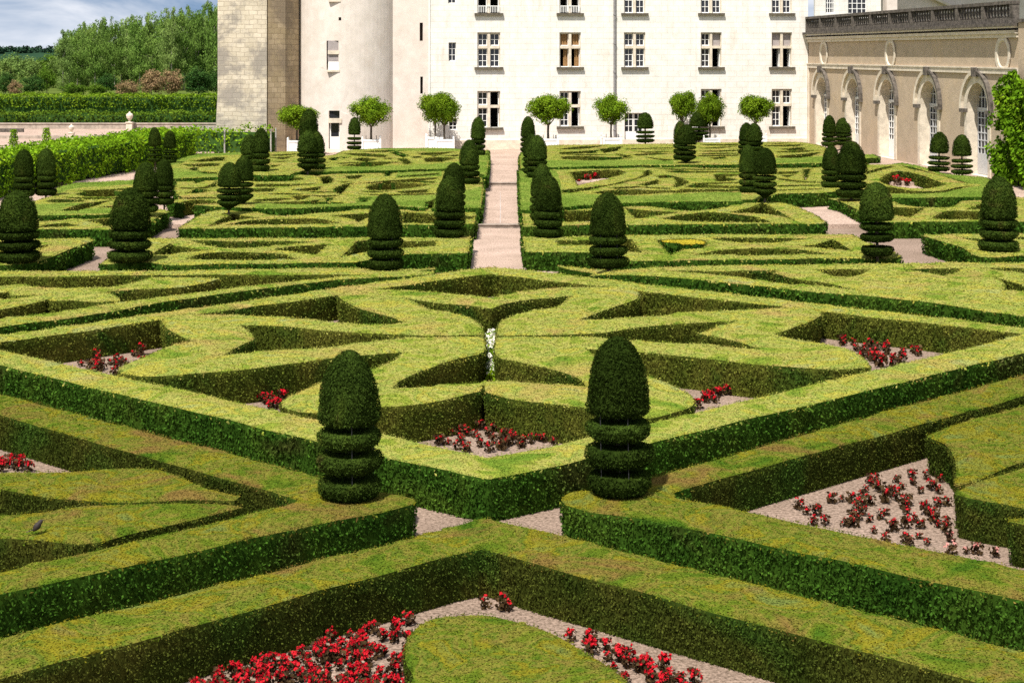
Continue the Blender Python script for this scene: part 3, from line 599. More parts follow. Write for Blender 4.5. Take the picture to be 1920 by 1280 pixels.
hedge('scrolled box parterre right of the path with a heart-shaped red flower bed', [P(
    'p', [(976, 350), (978, 318), (1026, 313), (1100, 311), (1300, 309), (1560, 309), (1625, 305), (1622, 355), (1560, 359), (1520, 361), (1457, 363), (1420, 372), (1300, 376), (1160, 379), (1052, 386), (980, 392)])],
    [P('f', [(570, 360), (900, 335), (1100, 333), (1195, 355), (1150, 385), (950, 440), (650, 508)]),
     P('f', [(480, 590), (480, 555), (900, 510), (1200, 450), (1370, 395), (1380, 350), (1430, 335), (1480, 375), (1430, 400), (1300, 440), (1150, 480), (930, 525), (700, 570), (560, 592)]),
     P('f', [(1300, 490), (1450, 465), (1530, 445), (1555, 460), (1540, 490), (1400, 502)]), P('f', [(1650, 395), (1800, 425), (1880, 470), (1820, 505), (1750, 528), (1690, 522), (1725, 480), (1710, 430)]),
     P('f', [(800, 582), (950, 565), (1200, 555), (1500, 560), (1760, 560)], 'g', [(100, 570), (760, 566), (760, 592), (0, 605)], 'f', [(1100, 607)]),
     P('f', [(1620, 350), (1780, 342)], 'g', [(200, 360), (780, 362), (780, 376), (200, 378)], 'f', [(1700, 368)]),
     P('f', [(1500, 402), (1640, 393), (1700, 420), (1560, 424)]), P('f', [(1400, 520), (1680, 532), (1660, 548), (1380, 532)]), P('f', [(1000, 532), (1300, 515), (1390, 521), (1100, 547)]), P('g', [(200, 494), (780, 487), (780, 499), (250, 508)]), P('g', [(1180, 440), (1460, 468), (1690, 477), (1690, 490), (1400, 482), (1180, 457)]), P('g', [(1190, 410), (1400, 402), (1300, 426)]),
     P('g', [(470, 405), (600, 402), (780, 405), (780, 412), (600, 432), (780, 450), (640, 468), (490, 468)]), P('g', [(140, 545), (200, 515), (780, 530), (780, 547)]), P('g', [(150, 310), (760, 305), (760, 324), (300, 324)]),
     P('g', [(-250, 330), (300, 335), (760, 335), (760, 348), (0, 346)]),
     P('g', [(1170, 300), (1690, 293), (1690, 320), (1170, 324)]), P('g', [(1470, 350), (1570, 348), (1520, 442), (1480, 452)]), P('g', [(1170, 370), (1460, 363), (1400, 388), (1170, 392)]), P('g', [(1180, 518), (1690, 513), (1690, 526), (1180, 534)]),
     P('g', [(1180, 568), (1690, 556), (1690, 566), (1180, 580)])],
    zt=ZB, z0=.15, classes=[(P('f', [(480, 605), (700, 600), (1100, 625), (1760, 612)], 'g', [(300, 612), (780, 600), (780, 700), (0, 700)], 'f', [(700, 720), (480, 740)]), green), (P('f', [(20, 330), (330, 325), (420, 350), (480, 540), (480, 760), (40, 770)]), green), (P('f', [(400, 300), (1300, 285), (1400, 330), (1000, 320), (420, 345)]), green)], step=.4)
hedge('box parterre at far right with an almond-shaped red flower bed', [P(
    'j', [(300, 205), (600, 200), (700, 186), (950, 240), (1100, 288), (1400, 318), (1560, 338), (1650, 400), (1560, 525), (600, 535), (330, 540), (280, 420)])],
    [P('j', [(470, 350), (520, 310), (670, 265), (900, 310), (1150, 400), (980, 438), (700, 430), (500, 385)]), P('j', [(330, 268), (600, 222), (640, 230), (380, 285), (330, 300)]),
     P('j', [(320, 398), (560, 425), (850, 460), (1100, 455), (1250, 430), (1420, 420), (1250, 452), (1050, 478), (800, 484), (560, 474), (320, 425)]),
     P('j', [(690, 212), (800, 226), (950, 268), (1250, 352), (1430, 402), (1500, 412), (1300, 378), (1000, 290), (760, 240)])],
    zt=ZB, z0=.15, classes=[(P('j', [(600, 200), (700, 186), (950, 240), (1100, 288), (1400, 318), (1560, 338), (1650, 400), (1560, 525), (600, 535), (600, 482), (1050, 480), (1450, 425), (1500, 410), (1300, 372), (950, 262), (700, 210)]), green)], step=.4)
hedge('short green box stub beside the gravel walk along the arcade', [P('j', [(300, 105), (400, 98), (464, 122), (462, 135), (300, 140)])], zt=ZC, z0=.3, step=.3, mats=[M['fresh'], M['side']])

# ------------------------------------------------------------------ top parterres below the facade
hedge('topmost box parterre left of the path, right under the round tower', [P(
    'c', [(-60, 75), (280, 62), (480, 100), (590, 90), (660, 58), (850, 42), (1100, 35), (1500, 33), (1700, 45), (1895, 50), (1900, 150), (1880, 270), (1700, 210), (1500, 207), (1000, 222), (480, 232), (240, 240), (200, 260), (-40, 262), (-60, 190)])],
    [P('c', [(20, 115), (240, 103), (150, 130)]), P('c', [(-20, 180), (130, 175), (60, 195)]), P('c', [(530, 120), (640, 108), (600, 137), (540, 137)]), P('c', [(640, 82), (840, 80), (1040, 92), (1020, 110), (750, 97)]), P('c', [(720, 130), (820, 118), (970, 130), (860, 147)]),
     P('c', [(600, 180), (900, 160), (1090, 162), (900, 188)]), P('c', [(1050, 75), (1120, 68), (1225, 95), (1170, 110)]), P('c', [(1110, 125), (1200, 128), (1250, 155), (1190, 172)]), P('c', [(1290, 75), (1640, 65), (1500, 87), (1330, 92)]),
     P('c', [(1340, 122), (1500, 112), (1640, 118), (1500, 147), (1360, 147)]), P('c', [(20, 90), (260, 80), (260, 88), (60, 98)]), P('c', [(20, 146), (250, 140), (120, 153)]), P('c', [(630, 106), (740, 110), (660, 120)]), P('c', [(980, 120), (1100, 117), (1060, 130)]), P('c', [(1230, 106), (1320, 103), (1340, 113), (1260, 118)]), P('c', [(1380, 100), (1480, 95), (1440, 107)]), P('c', [(560, 160), (900, 150), (1120, 152), (1150, 160), (900, 158), (640, 168)]),
     P('c', [(470, 152), (560, 150), (520, 158)]), P('c', [(740, 62), (1040, 52), (1250, 58), (1000, 66)]), P('c', [(1500, 98), (1650, 88), (1640, 102)])],
    zt=ZC, z0=.3, classes=[(P('c', [(480, 200), (800, 192), (1200, 182), (1660, 150), (1820, 95), (1895, 50), (1900, 150), (1880, 270), (1700, 210), (1500, 207), (1000, 222), (480, 232)]), green), (P('c', [(850, 42), (1100, 35), (1500, 33), (1700, 45), (1640, 60), (1300, 58), (1000, 48)]), green)], step=.6)
hedge('topmost box parterre at left, beside the end of the vine arbour', [P(
    'd', [(430, 240), (560, 200), (700, 130), (1000, 105), (1300, 90), (1600, 80), (1600, 350), (1400, 340), (1000, 365), (500, 385), (440, 300)])],
    [P('d', [(700, 185), (1000, 150), (1095, 148), (1095, 182), (800, 192)]), P('d', [(570, 225), (1030, 213), (1030, 242), (700, 245)]), P('d', [(670, 272), (780, 262), (790, 297), (720, 290)]), P('d', [(780, 305), (1010, 312), (1010, 330), (850, 330)])],
    zt=ZC, z0=.3, classes=[(P('d', [(430, 275), (700, 280), (1000, 340), (1000, 365), (500, 385)]), green), (P('d', [(430, 240), (700, 130), (1300, 90), (1300, 115), (700, 165), (560, 230)]), green)], step=.6)
hedge('topmost box parterre right of the path, right under the facade windows', [P(
    'f', [(60, 140), (330, 72), (600, 65), (1150, 58), (1700, 52)], 'g', [(300, 42), (760, 40), (1040, 35), (1500, 42), (1720, 95), (1730, 270), (760, 285), (280, 288)], 'f', [(1300, 285), (700, 300), (320, 305), (40, 320)])],
    [P('f', [(420, 108), (600, 88), (1000, 73), (700, 107)]), P('f', [(880, 112), (1160, 85), (1090, 132), (950, 147)]), P('f', [(450, 145), (900, 125), (860, 152), (460, 163)]), P('f', [(470, 193), (800, 192), (1220, 215), (900, 232), (480, 217)]),
     P('f', [(1060, 160), (1240, 178), (1250, 192), (1120, 187)]), P('f', [(1170, 103), (1700, 93), (1700, 103), (1200, 114)]), P('f', [(1220, 138), (1740, 136), (1500, 152)]), P('f', [(1240, 170), (1450, 158), (1740, 160), (1300, 180)]), P('f', [(1340, 195), (1720, 225), (1600, 235)]),
     P('f', [(470, 172), (800, 166), (1040, 171), (800, 182)]), P('f', [(900, 203), (1180, 193), (1260, 205), (1000, 210)]), P('f', [(1500, 118), (1730, 111), (1600, 126)]), P('g', [(280, 185), (750, 177), (750, 190), (300, 197)]), P('g', [(1170, 138), (1500, 130), (1690, 128), (1500, 147), (1180, 152)]), P('g', [(1040, 48), (1400, 46), (1200, 56)]),
     P('g', [(280, 60), (750, 58), (750, 73), (400, 74)]), P('g', [(280, 100), (560, 90), (750, 83), (500, 107)]), P('g', [(280, 135), (750, 122), (750, 138), (400, 145)]), P('g', [(280, 162), (750, 155), (750, 168), (350, 172)]), P('g', [(420, 212), (610, 197), (610, 217), (480, 226)]),
     P('g', [(1040, 70), (1500, 63), (1420, 82), (1040, 84)]), P('g', [(1200, 112), (1480, 95), (1520, 122), (1300, 126)]), P('g', [(1180, 190), (1700, 153), (1560, 198), (1200, 210)])],
    zt=ZC, z0=.3, classes=[(P('f', [(320, 235), (600, 240), (1300, 235), (1700, 240), (1700, 280), (1300, 285), (700, 300), (320, 305)]), green), (P('f', [(40, 150), (80, 140), (330, 230), (330, 310), (40, 320)]), green), (P('g', [(1160, 218), (1700, 205), (1730, 270), (1160, 278)]), green)], step=.6)
print('hedge leaves', LEAFN[0])

# ------------------------------------------------------------------ topiaries
def foliage_lathe(prof, nl, ls, mat, name):
    """turned clipped body: profile (r, z) with a leafy skin"""
    mb = MB(); mb.lathe([(max(r-.018, .004), z) for r, z in prof], 22, jit=.02)
    pr = np.array(prof); seg = np.linalg.norm(np.diff(pr, axis=0), axis=1); rm = (pr[1:, 0]+pr[:-1, 0])/2
    w = seg*(rm+.01); k = RNG.choice(len(seg), nl, p=w/w.sum()); u = RNG.uniform(0, 1, nl); a = RNG.uniform(0, 2*math.pi, nl)
    r = pr[k, 0]*(1-u)+pr[k+1, 0]*u; z = pr[k, 1]*(1-u)+pr[k+1, 1]*u
    f1, f2 = random.uniform(0, 6), random.uniform(0, 6); wob = 1+.03*np.sin(2*a+z*3+f1)+.022*np.sin(5*a-z*7+f2)+.015*np.sin(9*a+z*15); r = r*wob+RNG.uniform(-.012, .030, nl)
    d = np.diff(pr, axis=0)[k]; nr_, nz_ = d[:, 1], -d[:, 0]; q = np.sqrt(nr_**2+nz_**2)+1e-9
    n = np.stack([nr_/q*np.cos(a), nr_/q*np.sin(a), nz_/q], 1)
    p = np.stack([r*np.cos(a), r*np.sin(a), z+RNG.uniform(-.01, .01, nl)], 1)
    mb.leaves(p, n, ls*1.5, ls*.6, 0, .8)
    return mb.mesh(name, mat)
def dome(z0, z1, r, e=.38):
    h = z1-z0; zb = z0+h*e; out = [(.03, z0+.01), (r*.82, z0), (r*.94, z0+.05), (r, z0+.14), (r*.97, zb)]
    for i in range(1, 13):
        t = i/12; t = 1-(1-t)**1.5; out.append((r*.97*max(.02, max(0, 1-t**2.15)**.56), zb+(z1-zb)*t))
    return out
def disc(z0, z1, r): h = z1-z0; return [(.03, z0), (r*.72, z0), (r*.92, z0+h*.25), (r, z0+h*.6), (r*.96, z0+h*.88), (r*.85, z1), (.03, z1)]
KINDS = {'stack': [('d', 1.08, 2.5, .47), ('c', .76, 1.04, .49), ('c', .40, .69, .51), ('c', 0.0, .33, .52)],
         'plain': [('p', 1.26, 2.5, .48), ('c', .86, 1.15, .50), ('c', .44, .75, .52), ('c', 0.0, .32, .50)],
         'tall': [('d', 1.04, 2.5, .48), ('c', .72, .99, .49), ('c', .37, .65, .5), ('c', -.02, .31, .5)],
         'slim': [('d', 1.25, 2.5, .5), ('c', .92, 1.12, .47), ('c', .55, .77, .49), ('c', .08, .36, .47)],
         'goblet': [('d', 1.22, 2.5, .5), ('c', .90, 1.1, .5), ('c', .57, .80, .5), ('g', .1, .5, .5)],
         'spool': [('d', 1.15, 2.5, .44), ('c', .74, .92, .5), ('c', .38, .58, .52), ('c', 0, .26, .50)]}
TP = {}
def topiary_proto(kind, det):
    key = (kind, det, random.randrange(2))
    if key in TP: return copy_tree(TP[key])
    ls = {2: .034, 1: .042, 0: .06}[det]; dn = {2: 5200, 1: 3000, 0: 1300}[det]
    root = empty('topiary_yew')
    mb = MB(); mb.lathe([(.05, -.62), (.045, .6), (.03, 2.0)], 8); mb.build('trunk', M['bark'], root)
    for (t, z0, z1, r) in KINDS[kind]:
        if t in 'dp': link('crown', foliage_lathe(dome(z0, z1, r, random.uniform(.14, .26) if t == 'd' else random.choice((.2, .27))), int(dn*1.6), ls, M['yew'], 'crown'), root)
        elif t == 'g': link('disc', foliage_lathe([(.03, z0-.1), (.07, z0-.08), (.12, z0), (.42, z0+.2), (r, z0+.3), (r*.95, z1-.03), (r*.8, z1), (.03, z1)], dn, ls, M['yew'], 'disc'), root)
        else: link('disc', foliage_lathe(disc(z0, z1, r), int(dn*.8), ls, M['yew'], 'disc'), root)
    if det == 2:                                  # the ties that show between the discs
        for a in (.4, 2.5, 4.3, 5.6):
            mb = MB(); mb.tube([(.42*math.cos(a), .42*math.sin(a), .1), (.42*math.cos(a), .42*math.sin(a), 1.35)], .007, 5); mb.build('wire_support', M['iron'], root)
    TP[key] = root; return root
TOP = [  # x, top y, base y, width, kind, height of its foot, label
 (656, 672, 946, 116, 'plain', ZA, 'large dark yew topiary of dome and discs on the near left hedge tip'),
 (1162, 648, 939, 121, 'plain', ZA, 'large dark yew topiary with browned top on the near right hedge tip'),
 (723, 368, 508, 66, 'tall', ZA, 'tall bullet-shaped yew topiary left of the path on the second-row parterre'),
 (1141, 366, 506, 71, 'stack', ZA, 'pointed bullet-shaped yew topiary right of the path on the second-row parterre'),
 (35, 362, 495, 78, 'stack', ZA, 'wide yew topiary cut by the left edge of the photo'),
 (243, 357, 494, 77, 'stack', ZA, 'wide yew topiary at left beside the pink gravel gap in the second row'),
 (1645, 346, 487, 64, 'slim', ZA, 'yew topiary with widely spaced discs left of the pink gravel gap at right'),
 (1872, 335, 474, 70, 'stack', ZA, 'wide yew topiary nearest the right edge of the photo, below the climbing vine'),
 (842, 333, 447, 57, 'stack', ZA, 'yew topiary at the left rim of the path beside the nearest stone step'),
 (1027, 333, 447, 52, 'stack', ZA, 'yew topiary at the right rim of the path beside the nearest stone step'),
 (849, 308, 405, 46, 'tall', ZB, 'yew topiary left of the path, half hidden behind the one by the nearest step'),
 (1016, 309, 415, 44, 'tall', ZB, 'yew topiary right of the path, half hidden behind the one by the nearest step'),
 (880, 264, 346, 39, 'stack', ZB, 'yew topiary at the left rim of the path beside the upper step'),
 (1007, 255, 334, 38, 'tall', ZB, 'yew topiary right of the path at the upper step, in front of its twin'),
 (996, 252, 326, 32, 'tall', ZC, 'yew topiary right of the path peeping out behind the one by the upper step'),
 (896, 220, 291, 28, 'tall', ZC, 'slender yew topiary at the left top end of the path'),
 (990, 219, 286, 28, 'tall', ZC, 'slender yew topiary at the right top end of the path, against an orange tree'),
 (272, 306, 400, 48, 'stack', ZB, 'yew topiary at left, front one of the pair above the gravel gap'),
 (308, 300, 385, 36, 'stack', ZB, 'yew topiary at left, rear one of the pair above the gravel gap'),
 (429, 307, 396, 43, 'goblet', ZB, 'yew topiary with goblet foot on the left parterre, front one of its pair'),
 (456, 295, 384, 36, 'goblet', ZB, 'yew topiary on the left parterre tucked behind the goblet-footed one'),
 (469, 254, 318, 34, 'stack', ZC, 'yew topiary before the end of the vine arbour, front one of its pair'),
 (488, 242, 322, 34, 'stack', ZC, 'yew topiary before the end of the vine arbour, rear taller one of its pair'),
 (291, 240, 304, 26, 'spool', ZC, 'slim yew topiary against the vine arbour, left one of the far left pair'),
 (318, 246, 306, 26, 'spool', ZC, 'slim yew topiary against the vine arbour, right one of the far left pair'),
 (45, 282, 370, 38, 'stack', ZB, 'yew topiary in the shade of the vine arbour, leftmost of the pair there'),
 (86, 280, 368, 39, 'stack', ZB, 'yew topiary in the shade of the vine arbour, right one of the pair there'),
 (577, 247, 323, 38, 'goblet', ZC, 'yew topiary before the stone pier, front one of the stacked-looking three'),
 (595, 248, 318, 30, 'stack', ZC, 'yew topiary before the stone pier, right behind the front one'),
 (578, 206, 290, 36, 'tall', ZC, 'yew topiary before the stone pier, rear one overlapping an orange tree'),
 (664, 221, 281, 26, 'spool', ZC, 'small thin yew topiary right of the tower door'),
 (1210, 212, 268, 34, 'spool', ZC, 'yew topiary of thick discs beside the white garden door'),
 (1286, 235, 307, 38, 'goblet', ZC, 'yew topiary below the orange tree pair, front one of three'),
 (1276, 228, 300, 27, 'tall', ZC, 'yew topiary below the orange tree pair, left one peeping out behind the front one'),
 (1310, 210, 266, 36, 'goblet', ZC, 'yew topiary below the orange tree pair, rear one against the white planter'),
 (1399, 231, 290, 29, 'stack', ZC, 'yew topiary under the rightmost orange tree, left one of the pair'),
 (1415, 232, 292, 32, 'stack', ZC, 'yew topiary under the rightmost orange tree, right one of the pair'),
 (1404, 273, 362, 35, 'tall', ZB, 'bright-topped yew topiary on the right parterre, left one of its pair'),
 (1434, 279, 374, 43, 'goblet', ZB, 'yew topiary with goblet foot on the right parterre, right one of its pair'),
 (1557, 274, 352, 34, 'tall', ZB, 'dark yew topiary at right beside the largest bullet-shaped one'),
 (1596, 267, 371, 57, 'tall', ZB, 'largest bullet-shaped yew topiary at right above the pink gravel path'),
 (1554, 217, 275, 26, 'stack', ZC, 'dark yew topiary before the first arch of the arcade, left one of its pair'),
 (1582, 222, 273, 33, 'stack', ZC, 'rounder yew topiary before the second arch of the arcade, right one of its pair'),
 (1760, 249, 322, 38, 'spool', ZB, 'yew topiary before the fourth arch of the arcade'),
 (1804, 254, 328, 38, 'spool', ZB, 'yew topiary before the wall between the fourth and fifth arch'),
]
for (x, yt, yb, w, kind, z, lab) in TOP:
    X, Y = un(x, yb, z); r = w*Y/F/2; Y2_ = Y + r*.9
    s = Y2_/Y; X *= s
    o = topiary_proto(kind, 2 if Y < 45 else (1 if Y < 75 else 0))
    o.location = (X, Y2_, z + .01); o.scale = (r/.5, r/.5, (yb-yt)*Y2_/F/2.5 * 1.0); o.rotation_euler = (random.uniform(-.025, .025), random.uniform(-.025, .025), random.uniform(0, 6.28))
    tag(o, lab, 'topiary', 'clipped yew topiaries')

# ------------------------------------------------------------------ chateau
ALPHA = math.atan(.1)
FO = empty('chateau', (0, 105, 0), ALPHA)
tag(FO, 'white limestone chateau with mullioned windows, round tower and stone corner pier', 'chateau')
def fac(px, py):                        # a photo point on the facade plane -> (u, z) along the wall
    r = (px - CX)/F; Y = 105/(1 - .1*r); return (r*Y*math.sqrt(1.01), HC - (py - HY)*Y/F)
def rect(px0, py0, px1, py1):
    u0, z1 = fac(px0, py0); u1, z0 = fac(px1, py1); return u0, u1, z0, z1
def rp4(r): return [(r[0], r[2]), (r[1], r[2]), (r[1], r[3]), (r[0], r[3])]
def arch_poly(u0, u1, z0, zs, n=12):
    c, rr = (u0+u1)/2, (u1-u0)/2
    return [(u0, z0), (u1, z0)] + [(c+rr*math.cos(math.pi*i/n), zs+rr*math.sin(math.pi*i/n)) for i in range(n+1)]
def wall(outline, holes, depth, fn, grid=0, m_front=0, m_rev=0):
    """wall skin with real openings; fn(u, z, d) places a point d metres behind the face"""
    vs = []; fs = []
    for pl in [outline]+holes:
        b = len(vs); vs += [Vector(q) for q in pl]; fs.append(list(range(b, b+len(pl))))
    if grid:
        u0, u1 = min(p[0] for p in outline), max(p[0] for p in outline); z0, z1 = min(p[1] for p in outline), max(p[1] for p in outline)
        for i in range(1, int((u1-u0)/grid)):
            for j in range(0, int((z1-z0)/1.5)+1): vs.append(Vector((u0+i*grid, min(z1, z0+j*1.5))))
    ov, oe, of, iv, ie, io = delaunay_2d_cdt(vs, [], fs, 0, 1e-5)
    mb = MB(); tri = []
    for f, ids in zip(of, io):
        if 0 not in ids or len([i for i in ids if i > 0]): continue
        f = list(f)
        if (ov[f[1]]-ov[f[0]]).cross(ov[f[2]]-ov[f[0]]) < 0: f = f[::-1]
        tri.append(f)
    mb.add([fn(v.x, v.y, 0) for v in ov], tri, m_front)
    ed = {(f[k], f[(k+1) % 3]) for f in tri for k in range(3)}; bd = [e for e in ed if (e[1], e[0]) not in ed]
    for a, b in bd:
        mb.add([fn(ov[a].x, ov[a].y, 0), fn(ov[b].x, ov[b].y, 0), fn(ov[b].x, ov[b].y, depth), fn(ov[a].x, ov[a].y, depth)], [(1, 0, 3, 2)], m_rev)
    return mb
flat = lambda u, z, d: (u, d, z)
# window and door openings of the flat facade, in photo pixels
WIN = []
for col, (x0, x1) in {'A': (895, 938), 'B': (1049, 1089), 'C': (1170, 1210), 'D': (1314, 1353), 'E': (1447, 1485)}.items():
    WIN.append((col, 'upper', x0, -42, x1, 25)); WIN.append((col, 'middle', x0, 61, x1, 126))
    if col != 'C': WIN.append((col, 'lower', x0, 171 if col in 'AB' else 167, x1, 239 if col == 'A' else 237))
SMALL = [(841, 80, 855, 115), (842, 222, 857, 244), (840, -28, 855, 7)]
SLIT = [(787, 43, 793, 77), (788, 144, 793, 176)]
DOOR = [(1171, 212, 1206, 270)]
u0, _ = fac(805, 0); u1, _ = fac(1515, 0)
holes = [rp4(rect(w[2], w[3], w[4], w[5])) for w in WIN] + [rp4(rect(*w)) for w in SMALL] + [rp4(rect(*w)) for w in DOOR]
mb = wall([(u0, -.3), (u1, -.3), (u1, 15), (u0, 15)], holes, .45, flat); mb.build('wall', M['facade'], FO)
ut, _ = fac(735, 0)
mb = wall([(ut, -.3), (u0-.004, -.3), (u0-.004, 15), (ut, 15)], [rp4(rect(*w)) for w in SLIT], .5, lambda u, z, d: (u, d+.02, z)); tag(mb.build('turret_wall', M['turret'], FO), 'pinkish rendered wall strip with two slits')
# dark rooms behind, roof
mb = MB(); mb.box(ut+.1, u1-.1, 3.2, 3.4, -.2, 14.9); mb.box(ut, ut+.1, .6, 3.4, -.2, 14.9); mb.box(u1-.1, u1, .6, 3.4, -.2, 14.9)
for z in (.0, 4.55, 8.3, 12): mb.box(ut+.12, u1-.12, .5, 3.19, z-.12, z)
mb.build('interior', M['dark'], FO)
mb = MB(); mb.add([(ut, -.3, 15), (u1, -.3, 15), (u1, 9, 15), (ut, 9, 15), (ut+1, 4.3, 21), (u1-1, 4.3, 21)], [(0, 1, 5, 4), (2, 3, 4, 5), (1, 2, 5), (3, 0, 4), (0, 3, 2, 1)]); mb.build('roof', M['slate'], FO)
mb = MB(); mb.box(ut, ut+.3, 3.4, 9, -.3, 15); mb.box(u1-.3, u1, 3.4, 9, -.3, 15); mb.box(ut+.3, u1-.3, 8.7, 9, -.3, 15); mb.build('back_wall', M['facade'], FO)
mb = MB(); a, b = fac(846, 262), fac(1508, 274); mb.box(u0+1.5, u1, -.07, .0, -.2, a[1]-.05); mb.build('plinth', M['trim'], FO)
def grid_frame(mb, u0, u1, z0, z1, nx, nz, d, t=.05, m=0):
    mb.box(u0, u0+t, d, d+.05, z0, z1, m); mb.box(u1-t, u1, d, d+.05, z0, z1, m)
    mb.box(u0+t, u1-t, d, d+.05, z0, z0+t*1.2, m); mb.box(u0+t, u1-t, d, d+.05, z1-t, z1, m)
    for i in range(1, nx): c = u0+(u1-u0)*i/nx; mb.box(c-t*.35, c+t*.35, d+.004, d+.045, z0+t*1.2, z1-t, m)
    for j in range(1, nz):
        c = z0+(z1-z0)*j/nz
        for i in range(nx):
            a = u0+(u1-u0)*i/nx+(t if i == 0 else t*.35); b = u0+(u1-u0)*(i+1)/nx-(t if i == nx-1 else t*.35); mb.box(a, b, d+.004, d+.045, c-t*.35, c+t*.35, m)
STY = {'A upper': 'oooo', 'B upper': 'oooo', 'C upper': 'gggg', 'D upper': 'gggg', 'E upper': 'bbgg', 'A middle': 'gggg', 'B middle': 'cccc', 'C middle': 'gggg', 'D middle': 'gbgo', 'E middle': 'bboo',
       'A lower': 'gogo', 'B lower': 'gogo', 'D lower': 'gogo', 'E lower': 'gggo'}
def casement(parent, kind, u0, u1, z0, z1, nz, d=.24):
    if kind == 'g':
        f = MB(); grid_frame(f, u0, u1, z0, z1, 2, nz, d); c = f.build('casement', M['white'], parent)
        g = MB(); g.box(u0+.02, u1-.02, d+.052, d+.06, z0+.02, z1-.02); g.build('glass', M['glass'], parent)
    elif kind == 'o':
        f = MB(); f.box(u1-.06, u1-.01, d, d+.6, z0+.02, z1-.02); f.box(u0, u0+.045, d, d+.05, z0, z1); f.build('casement', M['white'], parent)
    elif kind == 'b':
        f = MB(); f.box(u0+.01, u1-.01, d+.02, d+.05, z0+(0 if nz < 3 else (z1-z0)*.62), z1-.01); f.build('blind', M['blind'], parent)
    elif kind == 'c':
        f = MB(); n = 7
        for i in range(n):
            a = u0+(u1-u0)*i/n; 
            if nz == 3 and i < 3: continue
            f.box(a, a+(u1-u0)/n-.01, d+.05+.05*(i % 2), d+.12+.05*(i % 2), z0+.02, z1-.02)
        f.build('curtain', M['curtain'], parent)
        f = MB(); grid_frame(f, u0, u1, z0, z1, 1, 1, d, .035); f.build('casement', M['white'], parent)
def window(parent, r, sty, off=0, cross=True, label=None):
    u0, u1, z0, z1 = r; fr = MB(); zc = z0+(z1-z0)*.575; uc = (u0+u1)/2; t = .085
    fr.box(u0-.0, u0+.05, .10, .40, z0, z1); fr.box(u1-.05, u1, .10, .40, z0, z1); fr.box(u0+.05, u1-.05, .10, .40, z1-.07, z1)
    fr.box(uc-t, uc+t, .06, .34, z0, z1-.072); fr.box(u0+.052, uc-t-.002, .05, .33, zc-.09, zc+.09); fr.box(uc+t+.002, u1-.052, .05, .33, zc-.09, zc+.09)
    w = fr.build('window', M['trim'], parent)
    s = MB(); s.box(u0-.19, u1+.19, -.17, .44, z0-.16, z0-.003); s.build('sill', M['sill'], w)
    cells = [(u0+.055, uc-t-.003, zc+.093, z1-.075, 2), (uc+t+.003, u1-.055, zc+.093, z1-.075, 2), (u0+.055, uc-t-.003, z0+.004, zc-.093, 3), (uc+t+.003, u1-.055, z0+.004, zc-.093, 3)]
    for k, c in zip(sty, cells): casement(w, k, *c)
    return w
for (col, row, x0, y0, x1, y1) in WIN:
    key = col+' '+row; sty = STY[key]; w = window(FO, rect(x0, y0, x1, y1), sty)
    if row == 'upper' and col in 'AB':
        r = rect(x0, 11, x1, 24); f = MB(); n = 12
        f.box(r[0]+.04, r[1]-.04, .0, .05, r[3]-.05, r[3])
        for i in range(n+1): c = r[0]+.06+(r[1]-r[0]-.12)*i/n; f.box(c-.018, c+.018, .005, .045, r[2]+.01, r[3]-.052)
        f.build('balustrade', M['white'], w)
for r_ in SMALL:
    r = rect(*r_); f = MB(); grid_frame(f, r[0], r[1], r[2], r[3], 2, 3, .2, .045); w = f.build('window', M['white'], FO)
    g = MB(); g.box(r[0]+.02, r[1]-.02, .255, .265, r[2]+.02, r[3]-.02); g.build('glass', M['glass'], w)
for r_ in SLIT:
    r = rect(*r_); f = MB(); f.box(r[0], r[1], .35, .4, r[2], r[3]); f.build('slit_window', M['dark'], FO)
for r_ in DOOR:
    r = rect(*r_); f = MB(); um = (r[0]+r[1])/2
    f.box(r[0], r[1], .2, .25, r[2], r[2]+.75); grid_frame(f, r[0], um-.01, r[2]+.752, r[3], 2, 3, .2, .06); grid_frame(f, um+.01, r[1], r[2]+.752, r[3], 2, 3, .2, .06)
    d = f.build('door', M['white'], FO); g = MB(); g.box(r[0]+.03, r[1]-.03, .252, .26, r[2]+.77, r[3]-.03); g.build('glass', M['glass'], d)
up, _ = fac(1152, 0); mb = MB(); mb.tube([(up, -.12, fac(1152, 185)[1]-2.5), (up, -.12, 14.9)], .085, 8)
for z in np.arange(1.5, 14, 1.9): mb.tube([(up, -.12, z), (up, -.12, z+.09)], .11, 8)
mb.build('downpipe', M['lead'], FO)
up, _ = fac(805, 0); mb = MB(); mb.tube([(up, -.03, .3), (up, -.03, 14.9)], .05, 6); tag(mb.build('downpipe', M['white'], FO), 'thin pale pipe at the edge of the rendered strip')
# round tower: same wall skin wrapped round a cylinder
tu, _ = fac(650, 0); TR = 3.55; tu0, tu1 = fac(552, 0)[0], fac(748, 0)[0]; TR = (tu1-tu0)/2
def tow(u, z, d):
    s = (u-tu); a = max(-1.57, min(1.57, s/TR)) if abs(s/TR) <= 1.57 else s/TR
    return (tu+(TR-d)*math.sin(a), 1.6-(TR-d)*math.cos(a), z)
def tasin(px):                          # photo x on the tower -> arc length
    u = fac(px, 0)[0]-tu; return tu+TR*math.asin(max(-.99, min(.99, u/TR)))
def trect(x0, y0, x1, y1): a = rect(x0, y0, x1, y1); return tasin(x0), tasin(x1), a[2], a[3]
TW = [trect(613, 77, 635, 131), trect(616, -52, 637, 2)]; TD = trect(617, 206, 637, 284); TD = (TD[0], TD[1], .25, TD[3])
TV = trect(635, 34, 640, 40)
hw = TR*1.62
mb = wall([(tu-hw, -.3), (tu+hw, -.3), (tu+hw, 17), (tu-hw, 17)], [rp4(r) for r in TW]+[rp4(TD), rp4(TV)], .4, tow, grid=.3)
mb.build('round_tower', M['tower'], FO, smooth=False)
